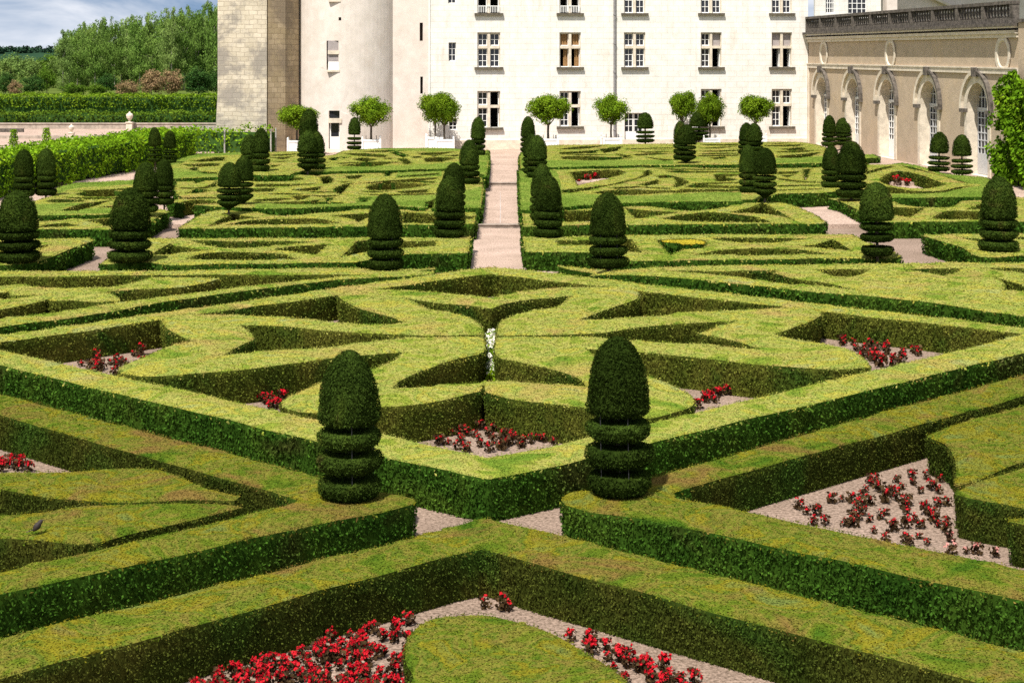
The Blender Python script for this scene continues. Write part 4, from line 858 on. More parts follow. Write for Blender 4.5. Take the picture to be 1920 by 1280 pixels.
mb = MB(); mb.lathe([(TR+.25, 17), (.05, 25)], 24, (tu, 1.6, 0)); mb.build('tower_roof', M['slate'], FO)
mb = MB(); mb.lathe([(TR-1.2, -.2), (TR-1.2, 16.9)], 16, (tu, 1.6, 0)); mb.build('tower_core', M['dark'], FO)
def tflat(r): c = (r[0]+r[1])/2; a = (c-tu)/TR; return a
for r in TW:
    e = MB(); a0 = tow(r[0], 0, .22); a1 = tow(r[1], 0, .22); zc = r[2]+(r[3]-r[2])*.6; y = min(a0[1], a1[1])-.14
    e.box(a0[0], a1[0], y-.10, y+.12, zc-.12, zc+.12); w = e.build('window', M['trim'], FO)
    s = MB(); s.box(a0[0]-.04, a1[0]+.04, y-.12, y+.2, r[2]-.12, r[2]+.01); s.build('sill', M['trim'], w)
    s = MB(); s.box(a0[0], a1[0], y, y+.04, zc+.12, r[3]); s.box(a0[0], a1[0], y+.002, y+.04, r[2]+.55, zc-.12); s.build('blind', M['blind'], w)
    s = MB(); s.box(a0[0]+.02, a1[0]-.02, y, y+.05, r[2]+.012, r[2]+.54); s.build('lower_panel', M['white'], w)
r = TD; a0 = tow(r[0], 0, .22); a1 = tow(r[1], 0, .22); y = min(a0[1], a1[1]); zt_ = fac(627, 220)[1]
e = MB(); e.box(a0[0], a1[0], y, y+.06, r[2], r[2]+1.02); e.box(a0[0], a0[0]+.07, y, y+.06, r[2]+1.02, zt_-.3); e.box(a1[0]-.07, a1[0], y, y+.06, r[2]+1.02, zt_-.3)
d = e.build('tower_door', M['white'], FO); g = MB(); g.box(a0[0]+.07, a1[0]-.07, y+.02, y+.03, r[2]+1.03, zt_-.3); g.box(a0[0]+.02, a1[0]-.02, y+.02, y+.03, zt_, r[3]-.02); g.build('glass', M['glass'], d)
g = MB(); g.box(a0[0]-.1, a1[0]+.1, y-.3, y+.1, zt_-.29, zt_-.01); g.build('lintel', M['trim'], d)
g = MB(); g.box(a0[0]-.3, a1[0]+.3, y-1.0, y-.3, -.1, .36); g.box(a0[0]-.15, a1[0]+.15, y-.6, y-.302, .3, .5); g.build('doorstep', M['trim'], FO)
# stone corner pier left of the tower: front, and two chamfered faces turning towards the tower
pa = fac(414, 0)[0]; pb = fac(504, 0)[0]; pc = fac(537, 0)[0]; pd = fac(560, 0)[0]
def prism(pts, z0, z1, m, name, bat=0, label=None):
    mb = MB(); n = len(pts)
    mb.add([(x-(bat if i in (0, n-1) else 0), y-bat*.6*(i < 2), z0) for i, (x, y) in enumerate(pts)]+[(x, y, 4.2) for x, y in pts]+[(x, y, z1) for x, y in pts],
           [(i, (i+1) % n, n+(i+1) % n, n+i) for i in range(n)]+[(n+i, n+(i+1) % n, 2*n+(i+1) % n, 2*n+i) for i in range(n)]+[tuple(2*n+i for i in range(n))])
    return mb.build(name, m, FO)
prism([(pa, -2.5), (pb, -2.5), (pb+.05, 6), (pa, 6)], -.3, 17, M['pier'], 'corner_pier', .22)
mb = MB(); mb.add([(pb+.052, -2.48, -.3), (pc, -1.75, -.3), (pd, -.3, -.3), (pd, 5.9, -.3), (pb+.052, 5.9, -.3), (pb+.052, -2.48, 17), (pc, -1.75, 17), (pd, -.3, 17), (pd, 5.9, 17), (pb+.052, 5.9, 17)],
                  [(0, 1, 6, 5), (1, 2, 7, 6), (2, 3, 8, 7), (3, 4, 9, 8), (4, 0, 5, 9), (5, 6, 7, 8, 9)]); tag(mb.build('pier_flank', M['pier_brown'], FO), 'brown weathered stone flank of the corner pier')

# ------------------------------------------------------------------ arcade wing at the right
AW = empty('arcade_wing', (20.0, 107.0, 0), -math.pi/2 + ALPHA)   # local x runs towards the camera, local y behind the wall
tag(AW, 'tan roughcast wing with five arched doorways and a dark balustrade on top', 'building')
ZB0 = .62
ARC = [(3.1, 2.35), (9.56, 2.4), (15.8, 2.5), (22.4, 2.55), (29.0, 2.6)]
OCU = [(3.6, 6.55), (16.4, 6.55), (32.1, 6.55)]
ahole = [arch_poly(c-w/2, c+w/2, ZB0, 3.85) for c, w in ARC]
ohole = [[(c+.62*math.cos(2*math.pi*i/24), z+.62*math.sin(2*math.pi*i/24)) for i in range(24)] for c, z in OCU]
mb = wall([(-.2, -.2), (33.9, -.2), (33.9, 7.62), (-.2, 7.62)], ahole, .62, flat, m_rev=1); mb.build('wall', [M['rough'], M['trim']], AW)
mb = MB(); mb.box(0, 33.9, 5.2, 5.4, -.2, 7.6); mb.box(0, 33.9, .7, 5.19, -.2, .6); mb.box(-.1, 0, .66, 5.4, -.2, 7.6); mb.box(33.7, 33.9, .66, 5.19, -.2, 7.6); mb.box(-.1, 33.9, 0.0, 5.4, 7.63, 7.75); mb.build('interior', M['dark'], AW)
mb = MB(); mb.box(-.25, 33.8, -.09, -.002, 5.62, 5.86); mb.box(-.25, 33.8, -.13, -.002, 5.862, 5.93); mb.build('string_course', M['trim'], AW)
mb = MB(); mb.box(-.3, 33.8, -.12, -.002, 7.32, 7.5); mb.box(-.34, 33.85, -.22, -.002, 7.502, 7.66); mb.box(-.4, 33.95, -.36, .3, 7.764, 7.84); mb.build('cornice', M['trim'], AW)
mb = MB(); mb.box(-.42, 34, -.42, .35, 7.843, 7.98); mb.build('cornice_cap', M['lichen'], AW)
mb = MB(); mb.box(-.25, .25, -.1, -.002, .6, 5.6); mb.build('pilaster', M['trim'], AW)
bs = MB(); bs.box(-.3, 33.6, -.2, .12, 7.984, 8.25); base = bs.build('balustrade', M['lichen'], AW)
rl = MB(); rl.box(-.3, 33.6, -.22, .14, 8.86, 9.02); rl.build('rail', M['lichen'], base)
prof = [(.06, 0), (.09, .05), (.055, .12), (.10, .26), (.05, .46), (.09, .56), (.06, .605)]
bmesh0 = MB(); bmesh0.lathe(prof, 8); bme = bmesh0.mesh('baluster', M['lichen'], True)
piers = [-.1+3.35*i for i in range(11)]
pmb = MB(); pmb.box(-.18, .18, -.205, .125, 8.252, 8.858); pme = pmb.mesh('pedestal', M['lichen'])
for p_ in piers: o = link('pedestal', pme, base); o.location = (p_, 0, 0)
nb_ = 0
for i in range(10):
    for k in range(8):
        o = link('baluster', bme, base); o.location = (piers[i]+.36+k*.376, -.04, 8.252); nb_ += 1
for (c, z), hl in zip(OCU, ohole):
    mb = MB(); n = 24
    vs = []; 
    for (rr, d) in ((.86, -.03), (.86, -.08), (.64, -.08), (.58, -.02)): vs += [(c+rr*math.cos(2*math.pi*i/n), d, z+rr*math.sin(2*math.pi*i/n)*1.02) for i in range(n)]
    fs = [(k*n+i, k*n+(i+1) % n, (k+1)*n+(i+1) % n, (k+1)*n+i) for k in range(3) for i in range(n)]
    mb.add(vs, fs); w = mb.build('oculus', M['trim'], AW)
    mb = MB(); mb.add([(c+.585*math.cos(2*math.pi*i/n), -.018, z+.6*math.sin(2*math.pi*i/n)) for i in range(n)], [tuple(range(n))]); mb.build('oculus_panel', M['rough'], w)
for ci, (c, w) in enumerate(ARC):
    n = 14; r0, r1 = w/2, w/2+.42; mb = MB(); vs = []
    path = [(-1, ZB0)]
    for (rr, d) in ((r0+.001, -.001), (r0+.001, -.06), (r1, -.06), (r1, -.001)):
        vs += [(c-rr, d, 3.85)]; vs += [(c-rr*math.cos(math.pi*i/n), d, 3.85+rr*math.sin(math.pi*i/n)) for i in range(1, n)]; vs += [(c+rr, d, 3.85)]
    fs = [(k*(n+1)+i, k*(n+1)+i+1, (k+1)*(n+1)+i+1, (k+1)*(n+1)+i) for k in range(3) for i in range(n)]; mb.add(vs, fs)
    mb.box(c-r1+.1, c-r0-.001, -.05, -.001, ZB0, 3.66); mb.box(c+r0+.001, c+r1-.1, -.05, -.001, ZB0, 3.66)
    aw = mb.build('arch_surround', M['trim'], AW)
    r0, r1 = w/2+.423, w/2+.60
    for half, mt, lb in ((0, 'trim', 'clean pale half of the arch moulding'), (1, 'lichen', None)):
        mb = MB(); vs = []; m7 = 8
        for (rr, d) in ((r0, -.001), (r0, -.2), (r1, -.22), (r1, -.001)):
            vs += [(c-rr*math.cos(math.pi*(i/m7*.5+half*.5)), d, 3.85+rr*math.sin(math.pi*(i/m7*.5+half*.5))) for i in range(m7+1)]
        mb.add(vs, [(k*(m7+1)+i, k*(m7+1)+i+1, (k+1)*(m7+1)+i+1, (k+1)*(m7+1)+i) for k in range(3) for i in range(m7)])
        o = mb.build('hood_mould', M[mt], aw)
        if lb: tag(o, lb)
    mb = MB(); mb.box(c-.2, c+.2, -.28, -.001, 3.85+w/2+.3, 3.85+w/2+.75); mb.build('keystone', M['lichen'], aw)
    for sg in (-1, 1):
        a_, b_ = sorted((c+sg*(w/2+.02), c+sg*(w/2+.62))); mb = MB(); mb.box(a_, b_, -.21, -.001, 3.665, 3.845); mb.build('impost', M['lichen'], aw)
    # glazed door leaf deep in the arch
    f = MB(); u0_, u1_ = c-w/2+.02, c+w/2-.02; um = c
    for (a, b) in ((u0_, um-.01), (um+.01, u1_)):
        f.box(a, b, .5, .56, ZB0+.02, ZB0+.95); grid_frame(f, a, b, ZB0+.952, 3.78, 3, 6, .5, .07)
    f.box(u0_, u1_, .48, .57, 3.782, 3.92)
    for k in range(-2, 3): f.box(c+k*.4-.025, c+k*.4+.025, .5, .55, 3.922, 3.85+math.sqrt(max(0, (w/2-.02)**2-(k*.4)**2)))
    f.box(u0_+.12, u1_-.12, .505, .545, 4.4, 4.45)
    d = f.build('door', M['door_grey'] if ci > 2 else M['white'], AW)
    g = MB(); pl = arch_poly(u0_, u1_, ZB0+.96, 3.85)
    g.add([(p[0], .575, p[1]) for p in pl], [tuple(range(len(pl)))]); g.build('glass', M['glass'], d)
mb = MB(); ca, sa = math.cos(-math.pi/2+ALPHA), math.sin(-math.pi/2+ALPHA)
def awp(x, y): return (20+x*ca-y*sa, 107+x*sa+y*ca)
pts = [awp(0, -3.0), awp(46, -3.0), awp(46, .6), awp(0, .6)]
mb.add([(p[0], p[1], .1) for p in pts]+[(p[0], p[1], .60) for p in pts], [(0, 1, 5, 4), (1, 2, 6, 5), (2, 3, 7, 6), (3, 0, 4, 7), (4, 5, 6, 7)]); structure('arcade_walk', mb, M['path'])

EW = empty('end_wall', awp(34.0, 0)+(0,), -math.pi/2+ALPHA); tag(EW, 'plain grey roughcast wall continuing beyond the arcade at the right edge', 'wall')
mb = wall([(0.02, -.2), (12, -.2), (12, 8.0), (0.02, 8.0)], [], .4, lambda u, z, d: (u, d-.12, z)); mb.build('wall_face', M['rough'], EW)
mb = MB(); mb.box(0, 12, -.2, .5, 8.003, 8.16); mb.build('coping', M['lichen'], EW)
# rear wing above the arcade
RW = empty('rear_wing', (0, 116, 0), ALPHA)
tag(RW, 'pinkish upper building behind the balustrade with two tall white windows', 'building')
def fac2(px, py): r = (px-CX)/F; Y = 116/(1-.1*r); return (r*Y*math.sqrt(1.01), HC-(py-HY)*Y/F)
ra, rb = fac2(1528, 0)[0], fac2(1652, 0)[0]
rwins = [(1548, -55, 1566, 26), (1590, -55, 1626, 27)]
rr4 = [(fac2(a, b)[0], fac2(c, d)[0], fac2(a, d)[1], fac2(a, b)[1]) for a, b, c, d in rwins]
mb = wall([(ra, -.2), (rb, -.2), (rb, 15), (ra, 15)], [rp4(r) for r in rr4], .3, flat); mb.build('wall', M['facade'], RW)
for r in rr4:
    f = MB(); grid_frame(f, r[0]+.01, r[1]-.01, r[2], r[3], 4, 8, .15, .07); w = f.build('window', M['white'], RW); g = MB(); g.box(r[0]+.02, r[1]-.02, .21, .22, r[2]+.02, r[3]-.02); g.build('glass', M['glass'], w)
mb = MB(); mb.box(rb+.01, rb+16, 3, 3.4, -.2, 15); mb.build('side_wall', M['turret'], RW)
mb = MB(); mb.box(rb+.3, rb+1.1, -.4, 2.9, 7.8, 12.5); mb.build('buttress', M['turret'], RW)
mb = MB(); x0_ = fac2(1650, 0)[0]; mb.add([(x0_+2, 2.5, 12), (x0_+2.3, 2.5, 12), (x0_+9.5, 2.5, 9.0), (x0_+9.0, 2.5, 9.0), (x0_+2, 2.98, 12), (x0_+2.3, 2.98, 12), (x0_+9.5, 2.98, 9.0), (x0_+9.0, 2.98, 9.0)], [(0, 1, 2, 3), (4, 7, 6, 5), (0, 4, 5, 1), (1, 5, 6, 2), (2, 6, 7, 3), (3, 7, 4, 0)]); mb.build('coping', M['trim'], RW)
mb = MB(); mb.add([(ra-1, -.4, 15), (rb+16, -.4, 15), (rb+16, 8, 15), (ra-1, 8, 15), (ra, 4, 20), (rb+15, 4, 20)], [(0, 1, 5, 4), (2, 3, 4, 5), (1, 2, 5), (3, 0, 4), (0, 3, 2, 1)]); mb.build('roof', M['slate'], RW)

# ------------------------------------------------------------------ orange trees in white tubs
def ellipsoid_leaves(mb, c, r, n, ls, m, clumps=18, hollow=.55, spread=.7, wd=.55):
    """leaf clumps through a crown's volume: lumpy outline, gaps between clumps"""
    cc = RNG.normal(0, 1, (clumps, 3)); cc /= np.linalg.norm(cc, axis=1)[:, None]; cc *= RNG.uniform(hollow, .92, (clumps, 1))
    k = RNG.integers(0, clumps, n); d = RNG.normal(0, 1, (n, 3)); d /= np.linalg.norm(d, axis=1)[:, None]
    rad = (RNG.uniform(0, 1, n)**.45)[:, None]*RNG.uniform(.26, .42, clumps)[k][:, None]
    q = cc[k] + d*rad; p = np.array(c) + q*np.array(r)
    nv = q*.6 + d*.8 + np.array([[0, 0, .35]])
    mb.leaves(p, nv, ls, ls*wd, m, spread)
OTP = {}
def orange_tree(kind, w, h, trunk):
    if kind not in OTP:
        root = empty('orange_tree'); mb = MB()
        mb.tube([(0, 0, 0), (.02, .01, .5), (0, 0, 1.0)], [.075, .065, .06], 8)
        for a, l in ((.4, .6), (1.9, .55), (3.3, .6), (4.9, .55), (2.6, .3)):
            mb.tube([(0, 0, .92), (.28*math.cos(a), .28*math.sin(a), 1.25), (l*math.cos(a), l*math.sin(a), 1.75)], [.045, .032, .012], 6)
        mb.build('trunk', M['bark'], root)
        mb = MB(); st = RNG.bit_generator.state
        ellipsoid_leaves(mb, (0, 0, 1.95), (1.16, 1.16, .90), 12000, .12, 0, 110, .25); mb.build('crown', M['orange'], root)
        OTP[kind] = root; return root
    return copy_tree(OTP[kind])
def tub_mesh(root):
    mb = MB(); a = .60
    mb.box(-a, a, -a, a, .10, .98); mb.build('panel', M['white'], root)
    for sx in (-1, 1):
        for sy in (-1, 1):
            p = MB(); x, y = sx*a, sy*a; p.box(x-.06, x+.06, y-.06, y+.06, 0, 1.06); p.lathe([(.03, 0), (.065, .05), (.065, .09), (.02, .14)], 8, (x, y, 1.06)); p.build('corner_post', M['white'], root)
    mb = MB(); mb.box(-a+.06, a-.06, -a-.025, -a-.002, .86, .95); mb.box(-a+.06, a-.06, -a-.025, -a-.002, .12, .2); mb.build('moulding', M['white'], root)
    mb = MB(); mb.tube([(-.35, 0, .9), (-.35, 0, 1.25)], .02, 6); mb.build('iron_handle', M['iron'], root); mb = MB(); mb.tube([(.35, 0, .9), (.35, 0, 1.25)], .02, 6); mb.build('iron_handle', M['iron'], root)
tub0 = None
OT = [  # crown x, crown centre y, crown width px, trunk x, tub base y, distance, kind, tree label, tub label
 (560, 218, 74, 557, 278, 99.0, 0, 'round orange tree before the stone pier, leftmost of the row', 'white tub half hidden by topiaries before the stone pier'),
 (698, 208, 78, 696, 277, 100.0, 1, 'round orange tree before the tower, right of the tower door', 'white tub before the tower, right of the tower door'),
 (818, 200, 62, 816, 274, 102.8, 0, 'orange tree before the rendered strip, rear one of the close pair', 'white tub before the rendered strip, rear one of the close pair'),
 (832, 204, 66, 833, 275, 100.2, 1, 'orange tree before the rendered strip, front one of the close pair', 'white tub before the rendered strip, front one of the close pair'),
 (1023, 204, 80, 1028, 275, 101.0, 0, 'broad dark orange tree right of the path beside the lower window', 'white tub right of the path, half hidden by a slender topiary'),
 (1147, 204, 66, 1146, 274, 102.0, 1, 'heart-shaped orange tree below the grey downpipe', 'white tub below the grey downpipe, left of the white door'),
 (1283, 198, 50, 1281, 268, 104.6, 0, 'smaller orange tree left of the yellowish one in the right pair', 'pale tub hidden behind topiaries in the right pair'),
 (1330, 203, 56, 1331, 272, 103.2, 1, 'yellowish orange tree before the lower window in the right pair', 'white tub before the lower window in the right pair'),
 (1416, 203, 64, 1417, 272, 104.2, 0, 'rightmost orange tree with forked trunk before the facade', 'rightmost white tub, mostly hidden behind topiaries'),
]
for (x, yc, w, tx, yb, Y, k, la, lb) in OT:
    X = (tx-CX)*Y/F; zb = HC-(yb-HY)*Y/F; s = w*Y/F/2.35; zc = HC-(yc-HY)*Y/F
    root = empty('planter_tub') if tub0 is None else copy_tree(tub0)
    if tub0 is None: tub0 = root; tub_mesh(root)
    sc = .92 if w > 58 else .85; zb = min(zb, .34); root.location = (X, Y, zb-.03); root.scale = (sc, sc, sc); root.rotation_euler = (0, 0, ALPHA)
    tag(root, lb, 'planter', 'white tubs of the orange trees')
    t = orange_tree(k, 1, 1, 1); zbase = zb+.86*sc; t.location = (X, Y, zbase-.06); t.scale = (s, s, (zc-zbase)/1.95*1.02); t.rotation_euler = (0, 0, random.uniform(0, 6))
    tag(t, la, 'orange tree', 'orange trees in white tubs')

# ------------------------------------------------------------------ vine arbour, hedgerows, left background
def leafy_row(name, label, cat, group, path, width, z0, z1, mat, ls, dens, lump=.25, posts=False, trunk_mat=None, lip=.3, core_z=None):
    root = empty(name, (path[0][0], path[0][1], 0)); tag(root, label, cat, group)
    ox, oy = path[0]; mb = MB(); core = MB()
    for (a, b) in zip(path[:-1], path[1:]):
        A = np.array(a); B = np.array(b); L = np.linalg.norm(B-A); d = (B-A)/L; nrm = np.array([d[1], -d[0]])
        n = int(dens*L*((z1-z0)*2+width)/ls**2*.6)
        u = RNG.uniform(0, L, n); per = RNG.uniform(0, 2*(z1-z0)+width, n); hh = z1-z0
        side = np.where(per < hh, -1, np.where(per < hh+width, 0, 1))
        z = np.where(side == -1, z0+per, np.where(side == 0, z1, z0+per-hh-width)); s = np.where(side == 0, per-hh-width/2, side*width/2)
        wob = lump*(np.sin(u*1.7)+np.sin(u*3.9+z*2)+.8*np.sin(z*5+u*.7))*.4+RNG.normal(0, lump*.35, n)
        nx = np.where(side == 0, 0, side)[:, None]*nrm[None]; nv = np.concatenate([nx, np.where(side == 0, 1.0, .35)[:, None]], 1)
        s = s - np.sign(side)*lip*np.clip((z1-.28-z)/.12, 0, 1)
        p2 = A+u[:, None]*d+(s)[:, None]*nrm; p = np.concatenate([p2, z[:, None]], 1)+nv*wob[:, None]
        p[:, 0] -= ox; p[:, 1] -= oy
        mb.leaves(p, nv, ls, ls*.75, 0, .8)
        wc = width/2-.15-lip; q = [A-nrm*wc, A+nrm*wc, B+nrm*wc, B-nrm*wc]
        core.add([(v[0]-ox, v[1]-oy, z0+.2 if core_z is None else core_z) for v in q]+[(v[0]-ox, v[1]-oy, z1-.25) for v in q], [(0, 1, 5, 4), (1, 2, 6, 5), (2, 3, 7, 6), (3, 0, 4, 7), (4, 5, 6, 7), (3, 2, 1, 0)])
        if posts:
            k = max(2, int(L/2.2))
            for i in range(k+1):
                c = A+(B-A)*i/k
                for sgn in (-1, 1): e = c+nrm*sgn*(width/2-.02); core.tube([(e[0]-ox, e[1]-oy, 0), (e[0]-ox, e[1]-oy, z1)], .05, 6, 1)
    core.build('dark_core', [M['bush_dark'], trunk_mat or M['bark']], root)
    mb.build('foliage', mat, root); return root
leafy_row('vine_arbour', 'long bright green vine-covered arbour along the left side of the garden', 'arbour', None, [(-19.6, 95.5), (-21.0, 86), (-24.6, 66), (-25.5, 60)], 2.6, .2, 2.05, M['vine'], .16, 4.2, .22, False, M['wood_grey'])
leafy_row('vine_arbour', 'short leafy arbour end with gaps, in front of the stone pier', 'arbour', None, [(-20.4, 99.6), (-14.6, 99.0)], 1.3, .3, 1.95, M['vine'], .17, 1.9, .25, True, M['wood_grey'], lip=.1)
mb = MB(); x_, y_ = un(345, 287, .3)
for dx in (0, .45): mb.box(x_+dx-.05, x_+dx+.05, y_, y_+.1, .3, 1.9)
mb.box(x_-.1, x_+1.9, y_-.01, y_+.09, 1.9, 1.98); tag(mb.build('arbour_gate', M['wood_grey']), 'weathered grey wooden posts and beam at the arbour opening', 'post')
leafy_row('clipped_hedgerow', 'lower dark green hedgerow behind the sandy court, left background', 'hedge', None, [(-75, 141), (-16, 139)], 2.4, .1, 1.42, M['row_dark'], .2, 3.0, .22, lip=.45)
leafy_row('clipped_hedgerow', 'upper bright hedgerow of clipped limes, left background', 'hedge', None, [(-85, 158), (-16, 156)], 2.8, 1.3, 2.5, M['lime'], .22, 3.6, .16, lip=.5, core_z=.05)  # dark core carried down to the ground stands in for shade under the limes
# low walls and vases of the sandy court
mb = MB(); mb.box(-80, -17, 137.2, 137.6, .0, .52); mb.box(-80, -17, 137.15, 137.65, .522, .62); tag(mb.build('garden_wall', M['old_wall']), 'low pale stone wall below the hedgerows at far left', 'wall')
mb = MB(); mb.box(-70, -29, 121.6, 121.9, .09, .34); tag(mb.build('low_wall', M['old_wall']), 'thin low wall crossing the sandy court at far left', 'wall')
mb = MB(); mb.box(-70, -40, 131.6, 131.9, .09, .4); tag(mb.build('low_wall', M['lichen']), 'short dark kerb wall in the sandy court at the left edge', 'wall')
def vase(x, y, z, s, label):
    root = empty('stone_vase', (x, y, z)); root.scale = (s, s, s); mb = MB(); mb.box(-.3, .3, -.3, .3, 0, .7); mb.box(-.36, .36, -.36, .36, .702, .8); mb.build('pedestal', M['trim'], root)
    mb = MB(); mb.lathe([(.16, .8), (.1, .9), (.12, .98), (.3, 1.2), (.36, 1.45), (.30, 1.6), (.12, 1.7), (.06, 1.85)], 12); mb.build('urn', M['trim'], root); tag(root, label, 'vase', 'stone vases of the sandy court')
vase((243-CX)*136.6/F, 136.6, .05, .85, 'pale stone vase on a pedestal before the hedgerow, right one of two')
vase((134-CX)*121.0/F, 121.0, .1, .62, 'dark weathered stone vase in the sandy court, left one of two')
for (x, yt, yb, lab) in ((26, 243, 275, 'slim climbing rose column at the far left edge of the sandy court'), (87, 240, 270, 'slim climbing rose column in the sandy court, right one of two')):
    X, Y = un(x, yb, .1); root = empty('rose_column', (X, Y, .1)); h = (yb-yt)*Y/F; mb = MB(); mb.tube([(0, 0, 0), (0, 0, h)], .05, 6); mb.build('stake', M['wood_grey'], root)
    mb = MB(); n = 420; z = RNG.uniform(0, h, n); a = RNG.uniform(0, 6.28, n); r_ = RNG.uniform(.1, .38, n)*(1.15-.6*z/h); p = np.stack([r_*np.cos(a), r_*np.sin(a), z], 1)
    mb.leaves(p, p*np.array([[1, 1, 0]])+np.array([[0, 0, .3]]), .14, .1, 0, .7); mb.build('foliage', M['vine'], root); tag(root, lab, 'climber', 'rose columns of the sandy court')
# climbing vine on the arcade end
cx_, cy_ = awp(33.6, -.35)
root = empty('climbing_vine', (cx_, cy_, .6)); mb = MB(); n = 22000
u = RNG.uniform(-1.2, 8, n); z = RNG.uniform(0, 1, n)**.8*5.4; edge = np.clip((u+1.2+.5*np.sin(z*2.3)+.35*np.sin(z*5.1))/.9, 0, 1.2)
ok = (RNG.uniform(0, 1, n) < edge) & (z < 4.2+.8*np.sin(u*1.1)+.5*np.sin(u*2.9)); u, z = u[ok], z[ok]; n = len(u)
d = -RNG.uniform(0, 1.0, n)*(.5+.45*np.sin(u*2.1+z*1.7)); wx = u*ca-d*sa; wy = u*sa+d*ca
p = np.stack([wx, wy, z], 1); nv = np.tile(np.array([[sa, -ca, .55]]), (n, 1)); mb.leaves(p, nv, .2, .16, 0, .8); mb.build('foliage', M['climber'], root)
mb = MB()
for k in range(6): mb.tube([(k*.9*ca, k*.9*sa, -.1), ((k*.9+.3)*ca, (k*.9+.3)*sa, 2), (k*.9*ca, k*.9*sa, 4)], [.05, .035, .015], 6)
mb.build('stem', M['bark'], root); tag(root, 'big green climbing vine on the arcade end at the right edge', 'climber')

# ------------------------------------------------------------------ trees of the background
TREE = {}
def tree(key, name, label, cat, group, x, ytop, ybase, Y, wpx, mat, shape, n=2600, trunk=M['bark_pale']):
    X = (x-CX)*Y/F; H = HC-(ytop-HY)*Y/F; W = wpx*Y/F
    k = (key, shape)
    if k not in TREE:
        root = empty(name); mb = MB(); mb.tube([(0, 0, 0), (.01, 0, .4), (0, 0, .92)], [.022, .016, .003], 7)
        for i in range(7):
            a = i*2.4; zz = .3+.08*i; mb.tube([(0, 0, zz), (.22*math.cos(a), .22*math.sin(a), zz+.16)], [.008, .002], 5)
        mb.build('trunk', trunk, root); mb = MB()
        if shape == 'poplar':
            for j in range(9):
                t = j/8; r_ = .5*(.6+.55*math.sin(math.pi*(.12+.8*t)))*(1-.25*t**3); ellipsoid_leaves(mb, (random.uniform(-.1, .1), random.uniform(-.1, .1), .2+.74*t), (r_, r_, .23), n//9, .034, 0, 9, .35, .8, .8)
        else:
            ellipsoid_leaves(mb, (0, 0, .56), (.52, .52, .44), n, .055, 0, 30, .35, .8, .8)
        mb.build('crown', mat, root); TREE[k] = root
    else:
        root = copy_tree(TREE[k])
        for ch in root.children:
            if ch.name.startswith('crown'): ch.material_slots[0].link = 'OBJECT'; ch.material_slots[0].material = mat
    sq = H if shape == 'poplar' else H
    root.location = (X, Y, -.05); root.scale = (W, W, H); root.rotation_euler = (0, 0, random.uniform(0, 6.28)); tag(root, label, cat, group); return root
G = 'poplars of the grove behind the hedgerows'
top_line = [(118, 72), (130, 70), (145, 66), (155, 60), (165, 56), (178, 54), (190, 52), (203, 50), (215, 48), (238, 46), (250, 45), (262, 44), (274, 42), (285, 40), (310, 40), (322, 37), (333, 34), (345, 32), (356, 30), (367, 29), (378, 28), (390, 25), (402, 22), (425, 24)]
for i, (x, yt) in enumerate(top_line):
    tree('pop%d' % (i % 3), 'poplar_tree', 'tall pale-stemmed poplar in the front line of the dense grove', 'tree', G, x, yt+random.uniform(-3, 5), 165, 290+random.uniform(-8, 8), random.uniform(44, 56), M['poplar'] if i % 3 else M['poplar_pale'], 'poplar', 6500)
for i in range(13):
    x = 130+i*23+random.uniform(-6, 6); yt = np.interp(x, [q[0] for q in top_line], [q[1] for q in top_line])
    tree('pop%d' % ((i+1) % 3), 'poplar_tree', 'poplar standing behind the front line of the dense grove', 'tree', G+', second line', x, yt-2+random.uniform(-4, 8), 160, 325+random.uniform(-10, 10), random.uniform(46, 60), M['poplar'] if i % 2 else M['poplar_pale'], 'poplar')
for (x, yt, w, Y, m, lab) in [(20, 100, 66, 330, 'poplar_pale', 'pale green round tree at the left edge below the distant hill'), (62, 106, 60, 320, 'poplar_pale', 'pale bushy tree between the left edge and the poplar grove'),
    (95, 102, 56, 310, 'bush_green', 'mid green tree where the poplar grove begins at left'), (88, 126, 42, 262, 'bush_green', 'yellow-green bush in front of the left end of the grove'), (60, 140, 52, 250, 'bush_dark', 'dark bush left of the yellow-green one behind the hedgerow'),
    (10, 135, 40, 250, 'bush_dark', 'dark bush at the left edge behind the hedgerow'), (28, 150, 30, 242, 'bush_red', 'small brownish shrub near the left edge behind the hedgerow'), (140, 155, 60, 240, 'bush_green', 'low fresh green shrub behind the hedgerow below the poplars'),
    (182, 156, 44, 240, 'bush_green', 'low olive shrub left of the russet ones'), (238, 150, 50, 240, 'bush_red', 'low russet shrub, leftmost of the russet three'), (283, 132, 56, 236, 'bush_red', 'tall russet pink shrub in the middle of the russet three'),
    (325, 131, 44, 238, 'bush_red', 'russet shrub, right one of the russet three'), (372, 125, 64, 236, 'bush_dark', 'dark green bush beside the stone pier behind the hedgerow'), (410, 128, 50, 240, 'bush_dark', 'dark bush partly hidden by the stone pier'), (200, 138, 50, 262, 'bush_dark', 'dark bush at the foot of the poplars in the middle')]:
    tree('bush%d' % (int(x) % 2), 'round_tree' if yt < 115 else 'shrub', lab, 'tree' if yt < 115 else 'shrub', None, x, yt, 175, Y, w, M[m], 'round', 2600, M['bark'])
